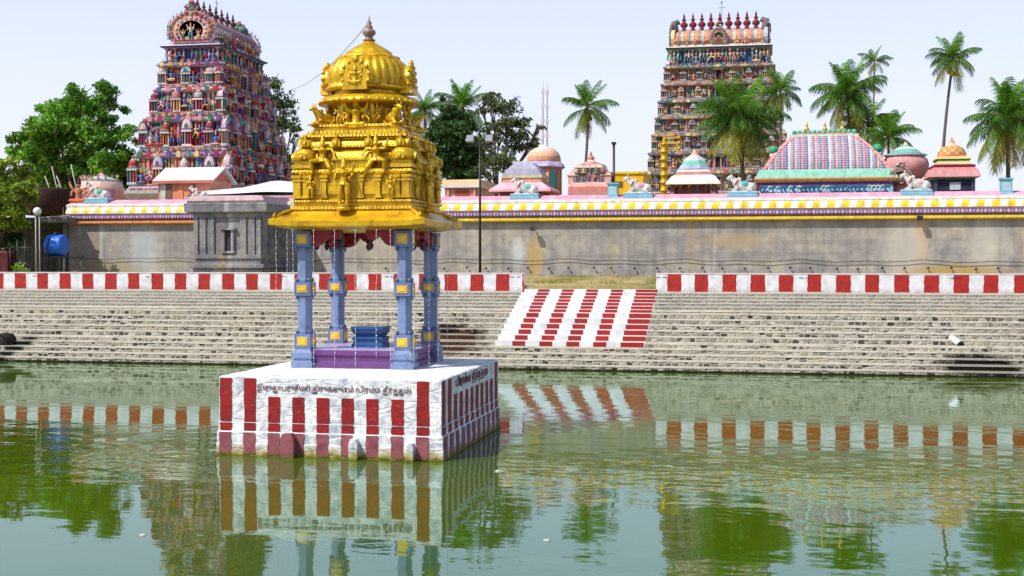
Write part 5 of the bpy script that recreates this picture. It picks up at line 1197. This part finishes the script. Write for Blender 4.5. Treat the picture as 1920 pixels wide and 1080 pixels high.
V = 90; xa, xb = here(345, V), here(560, V); L = xb - xa; t = thing('sheet_roof_hall', 'long hall with a white sheet roof behind the grey stone block', 'hall', (xa, V, 0))
b = MB(); b.box(.3, L - .2, .4, 9, GZ - .1, zat(450, 366, V), S(216, 186, 196)); obj('walls', b, 'paint', t)
b = MB(); za, zb_ = zat(450, 368, V), zat(450, 336, V)
pr = [(0, .0), (.05, .42), (.2, .5), (.42, .62), (.66, .96), (.74, 1.0), (1.0, .80)]; b.rings([[(L * x_, y_, za + (zb_ - za) * (h_ if y_ else h_ * .25)) for x_, h_ in pr] for y_ in (0, 2.2)], [S(226, 228, 234)], closed=False, cap0=False, cap1=False)
b.rings([[(L * x_, y_, za + (zb_ - za) * h_ * (1 if y_ < 8 else .3)) for x_, h_ in pr] for y_ in (2.2, 9.4)], [S(226, 228, 234)], closed=False, cap0=False, cap1=False); b.box(0, L, -.05, 0, za - .14, za + .02, S(206, 170, 180)); obj('sheet_roof', b, 'cloth', t)
V = 88; px = 190; t, k, x = tower('round_shrine', 'squat peach-pink round shrine with a grey band at the left end of the wall', 'shrine', px, V, 0)
stack(t, k, px, V, 'body', [(32, 460, PK), (32, 380, S(226, 170, 160)), (40, 372, S(222, 160, 150)), (41, 356, S(232, 190, 180)), (38, 342, S(120, 130, 140)), (34, 339, S(170, 180, 186)), (22, 334, S(216, 190, 190)), (8, 330, PK), (2, 324, PK)], 'r')
for i in range(9):
    s_ = MB(); a = R(180 + i * 22); s_.add(figure(rs.choice(('seat', 'stand')), fcol(rs, PAS), 6, 4), Matrix.Translation((34 * k * math.cos(a), 34 * k * math.sin(a), zat(px, 342, V))) @ Matrix.Diagonal((.55, .55, .6, 1))); obj('sculpture', s_, 'stucco', t)
V = 91; px = 88; x = here(px, V); k = mpp(px, V); b = MB(); b.lathe([(36 * k, zat(px, 404, V)), (41 * k, zat(px, 398, V)), (47 * k, zat(px, 384, V)), (48 * k, zat(px, 358, V)), (46 * k, zat(px, 354, V)), (5 * k, zat(px, 357, V))], 26, S(58, 34, 30)); b.lathe([(20 * k, GZ), (20 * k, zat(px, 402, V))], 16, S(60, 50, 46))
o = obj('brown_drum', b, 'stucco', None); o.location = (x, V, 0); tag(o, 'big dark brown round drum cover at the left end of the temple wall', 'drum cover')
for i, (px, py) in enumerate(((84, 330), (97, 312), (106, 330), (133, 308))):
    a_, c_ = at(px + 12, 362, 90.4), at(px, py, 90.4); b = MB(); b.tube([a_ - Vector((0, 0, 2.2)), a_, c_], .045, 5, S(176, 176, 166)); o = obj('bamboo_pole', b, 'bark'); tag(o, 'pale pole sticking up behind the brown drum, ' + ('leftmost', 'second from the left', 'third from the left', 'the rightmost, longest')[i], 'pole', 'pale poles behind the brown drum')
for i, (px, py, V) in enumerate(((1018, 150, 190), (1026, 152, 191))):
    a_ = at(px, py, V); b = MB(); b.tube([(a_.x, V, GZ), (a_.x, V, a_.z - 2), (a_.x, V, a_.z)], [.16, .12, .07], 5, S(190, 190, 200))
    for q in range(6): b.box(a_.x - .22, a_.x + .22, V - .1, V + .1, a_.z - 2.0 - q * 2.2, a_.z - 1.4 - q * 2.2, S(206, 196, 204))
    o = obj('radio_mast', b, 'metal'); tag(o, ('taller left', 'right')[i] + ' one of two thin grey radio masts above the peach dome', 'mast', 'radio masts')

# ------------------------------------------------------------------ poles and the corner at the left
px, V = 900, 71.5; a_ = at(px, 262, V); t = thing('light_mast', 'black steel light mast with square floodlights, right of the golden pavilion', 'light mast', (a_.x, V, 3.75)); h = a_.z - 3.75
b = MB(); b.tube([(0, 0, 0), (0, 0, h * .5), (0, 0, h)], [.085, .07, .055], 8, S(30, 28, 30)); b.box(-.7, .7, -.05, .05, h - .35, h - .27, S(34, 32, 34)); obj('pole', b, 'metal', t)
for x in (-.55, .55): b = MB(); b.hexa([(x - .2, -.22, h - .1), (x + .2, -.22, h - .1), (x + .2, -.06, h - .18), (x - .2, -.06, h - .18), (x - .2, -.14, h + .26), (x + .2, -.14, h + .26), (x + .2, .02, h + .2), (x - .2, .02, h + .2)], S(150, 154, 160)); obj('floodlight', b, 'metal', t)
px, V = 1151, 95; a_ = at(px, 268, V); t = thing('lamp_pole', 'thin dark lamp pole in front of the yellow building', 'lamp pole', (a_.x, V, GZ)); h = a_.z - GZ
b = MB(); b.tube([(0, 0, 0), (0, 0, h)], [.12, .09], 8, S(60, 46, 50)); obj('pole', b, 'metal', t); b = MB(); b.box(-.16, .16, -.2, .2, h - .12, h + .06, S(50, 44, 48)); obj('lamp_head', b, 'metal', t); b = MB(); b.box(-.5, -.1, -.2, .1, h - 2.9, h - 2.2, S(60, 66, 70)); obj('junction_box', b, 'metal', t)
px, V = 70, 73.0; a_ = at(px, 396, V); t = thing('globe_lamp', 'white globe lamp on twin thin posts at the left, behind the parapet', 'lamp', (a_.x, V, 3.75)); h = a_.z - 3.75
for s_ in (-.12, .14): b = MB(); b.tube([(s_, 0, 0), (s_, 0, h - .1)], .04, 6, S(176, 170, 160)); obj('post', b, 'metal', t)
b = MB(); b.ell((0, 0, h), (.26, .26, .25), S(226, 226, 226), 12, 8); obj('globe', b, 'paint', t); b = MB(); b.box(-.2, .2, -.06, .06, h - .32, h - .24, S(120, 120, 116)); obj('bracket', b, 'metal', t)
V = 76.5; xa, xb = here(82, V), here(129, V); zc = zat(105, 480, V); rt = (zat(105, 440, V) - zc) / 2; t = thing('water_tank', 'blue plastic water tank lying on a dark stand by the left end of the wall', 'water tank', ((xa + xb) / 2, V, zc)); hw = (xb - xa) / 2 - .28
b = MB(); rr = []
for x_, s_ in ((-hw, .75), (-hw + .05, .92), (-hw + .15, .99), (-.30, 1), (-.26, .97), (-.22, 1), (.1, 1), (.14, .97), (.18, 1), (hw - .15, .99), (hw - .05, .92), (hw, .75)):
    rr.append([(x_, rt * s_ * math.cos(2 * math.pi * j / 20), rt + rt * s_ * math.sin(2 * math.pi * j / 20)) for j in range(20)])
b.rings(rr, [S(40, 110, 226)], sm=True); obj('tank_body', b, 'metal', t); b = MB(); b.lathe([(.22, 2 * rt - .04), (.22, 2 * rt + .10), (.05, 2 * rt + .14)], 12, S(30, 34, 44)); obj('lid', b, 'metal', t)
b = MB(); b.box(-hw, hw, -rt * .8, rt * .8, -.12, -.0, S(40, 38, 38)); obj('stand_top', b, 'metal', t)
for x_ in (-hw + .15, hw - .15):
    for y_ in (-.5, .5): b = MB(); b.box(x_ - .08, x_ + .08, y_ - .08, y_ + .08, 3.9 - zc, -.12, S(46, 44, 42)); obj('leg', b, 'metal', t)
b = MB(); b.tube([(-.05, -rt - .02, rt * 1.6), (-.25, -rt - .06, rt), (-.28, -rt * .9, -.2), (-.28, -rt * .9, 3.9 - zc)], .035, 6, S(30, 28, 30)); obj('pipe', b, 'metal', t)
V = 79.0; xa, xb = here(-60, V), here(131, V); t = thing('open_shed', 'dim open shed with a concrete roof slab left of the temple wall', 'shed', (xa, V, 0)); L = xb - xa; z1 = zat(80, 418, V)
b = MB(); b.box(0, L, 3.2, 3.4, 3.7, z1, None); obj('back_wall', b, 'shed', t); b = MB(); b.box(-.2, L + .1, -.5, 3.6, z1, z1 + .36, None); obj('roof_slab', b, 'shed', t)
for x in (.3, L * .4, L * .68, L - .35): b = MB(); b.box(x - .12, x + .12, -.12, .12, 3.7, z1, None); obj('post', b, 'shed', t)
b = MB(); a_ = at(60, 410, V - .4); c_ = at(131, 405, V - .4); b.tube([a_, c_], .07, 6, S(190, 176, 156)); o = obj('slab_pipe', b, 'metal'); tag(o, 'pale pipe along the top of the dim shed at the left', 'pipe')
V = 74.0; xa, xb = here(18, V), here(60, V); t = thing('railing', 'black iron railing behind the parapet at the far left', 'railing', (xa, V, 3.75)); L = xb - xa; h = zat(40, 464, V) - 3.75
b = MB(); b.tube([(0, 0, h), (L, 0, h), (L, 0, 0)], .05, 6, S(30, 28, 28)); obj('top_rail', b, 'metal', t)
for x in (0, L * .33, L * .66): b = MB(); b.tube([(x, 0, 0), (x, 0, h + (.5 if x else 0))], .04, 6, S(34, 32, 32)); obj('post', b, 'metal', t)
V = 74.5; p = at(4, 490, V); b = MB(); b.rect([(.7, .5, 3.75), (.75, .55, 4.4), (.7, .5, 5.6), (.5, .4, 5.75)], S(80, 22, 26), p.x, V); o = obj('red_gatepost', b, 'stucco'); tag(o, 'dark red painted post at the far left edge behind the parapet', 'post')

# ================================================================== TREES AND PLANTS
def leaf_cloud(name, centers, radii, n, size, pal, seed, parent, hang=0.0, shell=0.55):
    """many leaf-sized blades spread through the clumps of a crown"""
    g = np.random.default_rng(seed); C_ = np.array(centers); Rr = np.array(radii)
    sub_c, sub_r, sub_t = [], [], []
    for c, r in zip(C_, Rr):                         # each clump is broken into sprays
        m_ = max(5, int(30 * (r / Rr.max()) ** 2))
        d = g.normal(size=(m_, 3)); d /= np.linalg.norm(d, axis=1)[:, None]
        rad = g.uniform(shell, 1.0, m_)[:, None] * r
        sub_c.append(c + d * rad * np.array([1, 1, .85])); sub_r.append(g.uniform(.20, .42, m_) * r); sub_t.append(g.uniform(.62, 1.35, m_))
    sub_c = np.concatenate(sub_c); sub_r = np.concatenate(sub_r); sub_t = np.concatenate(sub_t)
    w_ = sub_r ** .9; idx = g.choice(len(sub_c), n, p=w_ / w_.sum())
    d = g.normal(size=(n, 3)); d /= np.linalg.norm(d, axis=1)[:, None]
    p = sub_c[idx] + d * (g.uniform(0, 1, n) ** .5 * sub_r[idx])[:, None] * np.array([1.15, 1.15, .8])
    a = g.normal(size=(n, 3)); a[:, 2] -= hang; a /= np.linalg.norm(a, axis=1)[:, None]
    b_ = np.cross(a, g.normal(size=(n, 3))); b_ /= np.linalg.norm(b_, axis=1)[:, None]
    s_ = size * g.uniform(.6, 1.4, n)[:, None]
    V_ = np.stack([p - a * s_, p + b_ * s_ * .42, p + a * s_, p - b_ * s_ * .42], 1).reshape(-1, 3)
    me = bpy.data.meshes.new(name); F = np.arange(4 * n).reshape(-1, 4); me.from_pydata(V_.tolist(), [], F.tolist())
    P_ = np.array(pal); col = P_[g.integers(0, len(P_), n)] * (sub_t[idx] * g.uniform(.8, 1.2, n))[:, None]
    cc = np.ones((n, 4), np.float32); cc[:, :3] = col
    at_ = me.color_attributes.new('Col', 'FLOAT_COLOR', 'CORNER'); at_.data.foreach_set('color', np.repeat(cc, 4, axis=0).ravel())
    me.materials.append(MAT['leaf']); me.update(); return link(name, me, parent)
def tree(name, label, V, blobs, foot, n, size, pal, seed, trunk_r=.35, bark=S(96, 84, 70), group=None, hang=0.0, shell=.5, depth=1.0, twigs=0):
    f_ = at(foot[0], foot[1], V); f_ = Vector((f_.x, V, GZ - .2)); t = thing(name, label, 'tree', f_, 0, group); rs = random.Random(seed)
    cs, rr = [], []
    for px, py, rp in blobs:
        p = at(px, py, V); r = rp * mpp(px, V); dv = rs.uniform(-.8, .8) * r * depth; p = at(px, py, V + dv); cs.append((p - f_)[:]); rr.append(r)
    b = MB(); top = Vector(cs[0]); fork = Vector((top.x * .25, top.y * .2, min(c[2] for c in cs) * .55 + .2))
    b.tube([(0, 0, 0), fork * .5 + Vector((rs.uniform(-.2, .2), 0, 0)), fork], [trunk_r * 1.25, trunk_r, trunk_r * .8], 9, bark)
    for c, r in zip(cs, rr):
        c = Vector(c); mid = fork.lerp(c, .5) + Vector((rs.uniform(-.4, .4), rs.uniform(-.4, .4), rs.uniform(0, .5)))
        b.tube([fork, mid, c], [trunk_r * .55, trunk_r * .32, trunk_r * .12], 6, bark)
        for q in range(3 + twigs):
            d = Vector((rs.uniform(-1, 1), rs.uniform(-1, 1), rs.uniform(-.3, 1))).normalized() * r * rs.uniform(.7, 1.05)
            b.tube([mid.lerp(c, rs.uniform(.3, 1)), c + d * .5, c + d], [trunk_r * .16, trunk_r * .1, trunk_r * .04], 5, bark)
    obj('trunk', b, 'bark', t); leaf_cloud('crown', cs, rr, n, size, pal, seed, t, hang, shell); return t
LG = [S(104, 158, 46), S(76, 136, 36), S(128, 170, 60), S(64, 112, 40), S(146, 178, 88)]
DG = [S(54, 88, 46), S(66, 100, 50), S(44, 70, 44), S(80, 116, 58)]
SG = [S(96, 112, 80), S(74, 92, 66), S(116, 126, 84), S(60, 76, 56), S(134, 142, 116)]
YG = [S(146, 162, 44), S(118, 146, 40), S(164, 176, 66), S(96, 122, 42)]
tree('leafy_tree', 'broad bright green tree left of the crimson gate tower', 124, [(150, 230, 70), (200, 195, 46), (150, 180, 34), (100, 235, 52), (58, 262, 42), (225, 250, 44), (110, 290, 60), (190, 300, 60), (240, 305, 34), (60, 310, 44), (34, 268, 26), (80, 270, 44), (170, 260, 50), (120, 335, 44), (60, 345, 40), (180, 340, 40)], (150, 350), 30000, .26, LG, 2, .55)
tree('leafy_tree', 'low dark green tree behind the pink round shrine, beneath the bright green tree', 128, [(215, 320, 42), (255, 330, 30), (160, 330, 44), (100, 335, 40)], (200, 360), 5000, .34, DG, 5, .4)
tree('feathery_tree', 'yellow-green feathery tree at the left edge in front of the dim shed', 75.8, [(14, 318, 34), (36, 345, 32), (6, 366, 40), (46, 376, 24), (10, 410, 38), (34, 424, 22), (-24, 350, 44), (58, 350, 22), (50, 318, 20)], (-8, 500), 9000, .15, YG, 8, .2, hang=.4)
tree('feathery_tree', 'shadowy dark green tree under the yellow-green one at the left edge', 78, [(6, 440, 40), (-26, 430, 46), (24, 418, 26), (-6, 480, 40)], (-20, 505), 5000, .15, DG, 9, .2)
tree('sparse_tree', 'thin sparse tree right of the crimson gate tower', 140, [(512, 158, 26), (532, 196, 30), (508, 190, 22), (548, 236, 24), (520, 230, 28), (556, 262, 12), (540, 300, 28)], (530, 350), 2000, .26, SG, 11, .3, twigs=5, shell=.2)
tree('dense_tree', 'dense dark green tree right of the golden pavilion', 112, [(850, 262, 48), (885, 290, 40), (835, 225, 30), (868, 232, 30), (845, 312, 40), (880, 322, 34), (820, 280, 34), (842, 205, 26), (818, 246, 30)], (860, 350), 9500, .24, DG, 14, .45, twigs=3, shell=.3)
tree('sparse_tree', 'tall open-branched tree with small dark leaves left of the peach dome', 108, [(925, 192, 32), (950, 200, 26), (985, 232, 24), (938, 236, 36), (1000, 262, 22), (970, 268, 34), (915, 262, 26), (935, 300, 36), (912, 320, 26), (905, 205, 18), (1010, 240, 12)], (936, 350), 3900, .20, SG, 17, .26, twigs=6, shell=.25)

def frond_mesh(seed, rise, droop, tone, side_droop):
    rs = random.Random(seed); b = MB(); n = 16; pts = [Vector((0, 0, 0))]
    for i in range(n):
        a = R(rise - droop * ((i + .5) / n) ** 1.25); pts.append(pts[-1] + Vector((math.cos(a), rs.uniform(-.02, .02), math.sin(a))) / n)
    b.tube(pts, [.014 * (1 - .8 * i / n) + .002 for i in range(n + 1)], 4, S(130, 130, 60))
    M_ = 30
    for k in range(M_):
        s_ = .14 + .86 * (k + .5) / M_; i = min(n - 1, int(s_ * n)); f = s_ * n - i; p = pts[i].lerp(pts[i + 1], f); T = (pts[i + 1] - pts[i]).normalized()
        l = .30 * (math.sin(math.pi * (.10 + .84 * s_)) ** .7) * rs.uniform(.85, 1.1)
        for sd in (-1, 1):
            dv = (T * .55 + Vector((0, sd, 0)) * .8 + Vector((0, 0, -1)) * side_droop * rs.uniform(.6, 1.4)).normalized(); mid = p + dv * l * .5; tip = p + dv * l + Vector((0, 0, -l * .32))
            wv = T * .0095; c = mul(rs.choice(tone), rs.uniform(.75, 1.3)); b.poly([p - wv, p + wv, mid + wv * 1.2, mid - wv * 1.2], c); b.poly([mid - wv * 1.2, mid + wv * 1.2, tip + wv * .2, tip - wv * .2], c)
    return b.data('frond', 'leaf')
PG = [S(74, 118, 44), S(58, 98, 44), S(98, 134, 52)]; PB = [S(98, 156, 42), S(84, 138, 40), S(124, 166, 54)]; PY = [S(150, 156, 56), S(124, 142, 54), S(172, 164, 76)]; PD = [S(170, 146, 84), S(150, 126, 74)]
FR = {'up': [frond_mesh(i, 78 - i * 4, 34, PB, .25) for i in range(2)], 'mid': [frond_mesh(10 + i, 52 - i * 8, 74, PG, .5) for i in range(3)],
      'low': [frond_mesh(20 + i, 18 - i * 14, 74, PG, .75) for i in range(3)], 'hang': [frond_mesh(30 + i, -28 - i * 16, 52, PY, .7) for i in range(2)], 'dead': [frond_mesh(40, -62, 24, PD, .5)]}
def palm(label, px, py, lp, V, foot, counts, seed, curve=1.0, nuts=False, tr=.17, group='coconut palms behind the temple wall'):
    c = at(px, py, V); f_ = at(foot, 345, V); k = mpp(px, V); Lm = lp * k; rs = random.Random(seed)
    t = thing('coconut_palm', label, 'palm tree', (f_.x, V, GZ - .1), 0, group); top = Vector((c.x - f_.x, 0, c.z - GZ + .1))
    b = MB(); pts, rad = [], []
    for i in range(13):
        s_ = i / 12; pts.append(Vector((top.x * (s_ ** curve if curve > 0 else 1 - (1 - s_) ** -curve), .15 * math.sin(3 * s_), top.z * s_))); rad.append(tr * (1.5 - .9 * s_ ** .5) * (1 + .05 * (i % 2)))
    b.tube(pts, rad, 8, S(112, 100, 90)); obj('trunk', b, 'bark', t)
    az = rs.uniform(0, 6)
    for kind, n_ in zip(('up', 'mid', 'low', 'hang', 'dead'), counts):
        for i in range(n_):
            az += 2.39996 + rs.uniform(-.25, .25); o = link('frond', rs.choice(FR[kind]), t); s_ = Lm * rs.uniform(.85, 1.12) * (.9 if kind in ('up', 'dead') else 1)
            o.location = top + Vector((0, 0, rs.uniform(-.25, .15))); o.rotation_euler = (rs.uniform(-.25, .25), rs.uniform(-.12, .12), az); o.scale = (s_, s_, s_)
    if nuts:
        b = MB()
        for i in range(14): b.ell((top.x + rs.uniform(-.4, .3), rs.uniform(-.4, .2), top.z - .35 - rs.uniform(0, 1.1)), (.17, .17, .21), rs.choice([S(176, 160, 50), S(150, 140, 46), S(190, 150, 60)]), 7, 5)
        obj('coconuts', b, 'bark', t)
    return t
palm('leaning coconut palm with a curved bare trunk and yellow nuts between the two spires', 1102, 200, 60, 118, 1058, (7, 7, 7, 4, 1), 1, -2.2, True, .17)
palm('big dense coconut palm in front of the pastel gate tower', 1388, 222, 92, 99, 1402, (9, 13, 12, 12, 4), 2, 1.0, True, .2)
palm('coconut palm at the right side of the pastel gate tower', 1463, 172, 50, 126, 1466, (7, 8, 8, 6, 2), 3)
palm('thick coconut palm rising behind the ridge of the wagon-roofed shrine', 1590, 178, 78, 118, 1600, (9, 12, 12, 8, 1), 4)
palm('small slender coconut palm with a thin straight trunk above the wagon roof', 1640, 116, 34, 136, 1632, (4, 5, 5, 2, 0), 5, 1, False, .12)
palm('tall lone coconut palm with a long bent trunk above the yellow latticed dome', 1788, 108, 56, 112, 1762, (6, 7, 8, 4, 1), 6, 2.4, True, .16)
palm('bushy coconut palm with drooping fronds at the right edge', 1890, 226, 92, 99, 1894, (9, 13, 12, 11, 3), 7, 1, False, .2)
palm('second bushy coconut palm, partly cut by the right edge', 1940, 220, 82, 104, 1934, (6, 11, 10, 8, 1), 17, 1, False, .2)
palm('low coconut palm just above the pink round shrine', 1666, 256, 62, 114, 1668, (6, 9, 9, 4, 0), 8)
palm('coconut palm half hidden behind the thick one, fronds reaching right', 1628, 232, 66, 122, 1622, (6, 9, 10, 5, 0), 18)
palm('coconut palm rising out of the dense dark tree', 868, 204, 62, 116, 872, (7, 7, 7, 2, 0), 9)
palm('coconut palm half hidden behind the dome of the golden pavilion', 796, 206, 50, 122, 806, (5, 7, 7, 3, 0), 10)
# grass by the head of the painted steps, weeds along the wall
g = np.random.default_rng(5); n = 5200
u = np.where(g.uniform(0, 1, n) < .75, g.uniform(-13.2, -5.0, n), g.uniform(-31, 22, n)); v = np.where(g.uniform(0, 1, n) < .6, 79.85 - np.abs(g.normal(0, .8, n)), g.uniform(70.5, 79.8, n))
keep = (np.sin(u * 2.1 + 1) + np.sin(u * .9) + g.normal(0, .6, n)) > -.3; u, v = u[keep], v[keep]; n = len(u)
gz = 3.78 + (v - 70.7) * .0176; hgt = g.uniform(.10, .34, n); a = g.uniform(0, 6.28, n); lx = g.normal(0, .08, n)
V_ = np.stack([np.stack([u - .02 * np.cos(a), v - .02 * np.sin(a), gz], 1), np.stack([u + .02 * np.cos(a), v + .02 * np.sin(a), gz], 1), np.stack([u + lx, v + lx, gz + hgt], 1)], 1).reshape(-1, 3)
me = bpy.data.meshes.new('grass'); me.from_pydata(V_.tolist(), [], np.arange(3 * n).reshape(-1, 3).tolist()); P_ = np.array([S(150, 150, 50), S(120, 132, 44), S(176, 160, 80), S(100, 112, 40)])
cc = np.ones((n, 4), np.float32); cc[:, :3] = P_[g.integers(0, 4, n)]; at_ = me.color_attributes.new('Col', 'FLOAT_COLOR', 'CORNER'); at_.data.foreach_set('color', np.repeat(cc, 3, axis=0).ravel()); me.materials.append(MAT['leaf'])
o = link('grass', me); o['kind'] = 'stuff'; tag(o, 'dry yellow-green grass at the head of the painted steps and along the wall foot', 'grass')
p = at(38, 497, 72); t = thing('garden_plant', 'small leafy green plant with pink flowers behind the parapet at the left', 'plant', (p.x, 72, 3.75))
b = MB(); b.tube([(0, 0, 0), (0, 0, .8)], .03, 5, S(90, 80, 50)); obj('stem', b, 'bark', t); leaf_cloud('foliage', [(0, 0, .9), (.3, 0, .7), (-.3, .1, 1.0)], [.4, .3, .3], 260, .10, PB + [S(200, 150, 150)], 3, t)
for i, (px, py, c) in enumerate(((933, 884, S(226, 226, 216)), (700, 716, S(200, 200, 190)), (985, 858, S(216, 210, 200)), (268, 1004, S(220, 220, 210)), (1026, 1014, S(214, 216, 206)), (92, 1050, S(190, 196, 190)), (1340, 700, S(214, 206, 196)))):
    d = at(px, py, 20) - EYE; q = EYE + d * (-5.0 / d.z)
    if i not in (0, 3, 4): continue
    b = MB(); rs = random.Random(i); pts = [(.07 * rs.uniform(.6, 1.2) * math.cos(a_), .04 * rs.uniform(.6, 1.2) * math.sin(a_)) for a_ in [j * .785 for j in range(8)]]
    b.rings([[(x_, y_, .004) for x_, y_ in pts], [(x_ * .8, y_ * .8, .02 + .01 * rs.random()) for x_, y_ in pts]], [c]); o = obj('floating_scrap', b, 'paint'); o.location = (q.x, q.y, 0)
    tag(o, ('pale scrap floating just right of the plinth corner', '', 'pale scrap floating off the right side of the plinth', 'pale scrap floating at the lower left, below the tree reflection', 'pale scrap floating below the right end of the plinth', 'pale scrap floating in the bottom left corner', 'pale scrap floating by the far steps right of the painted flight')[i], 'floating scrap', 'scraps floating on the water')
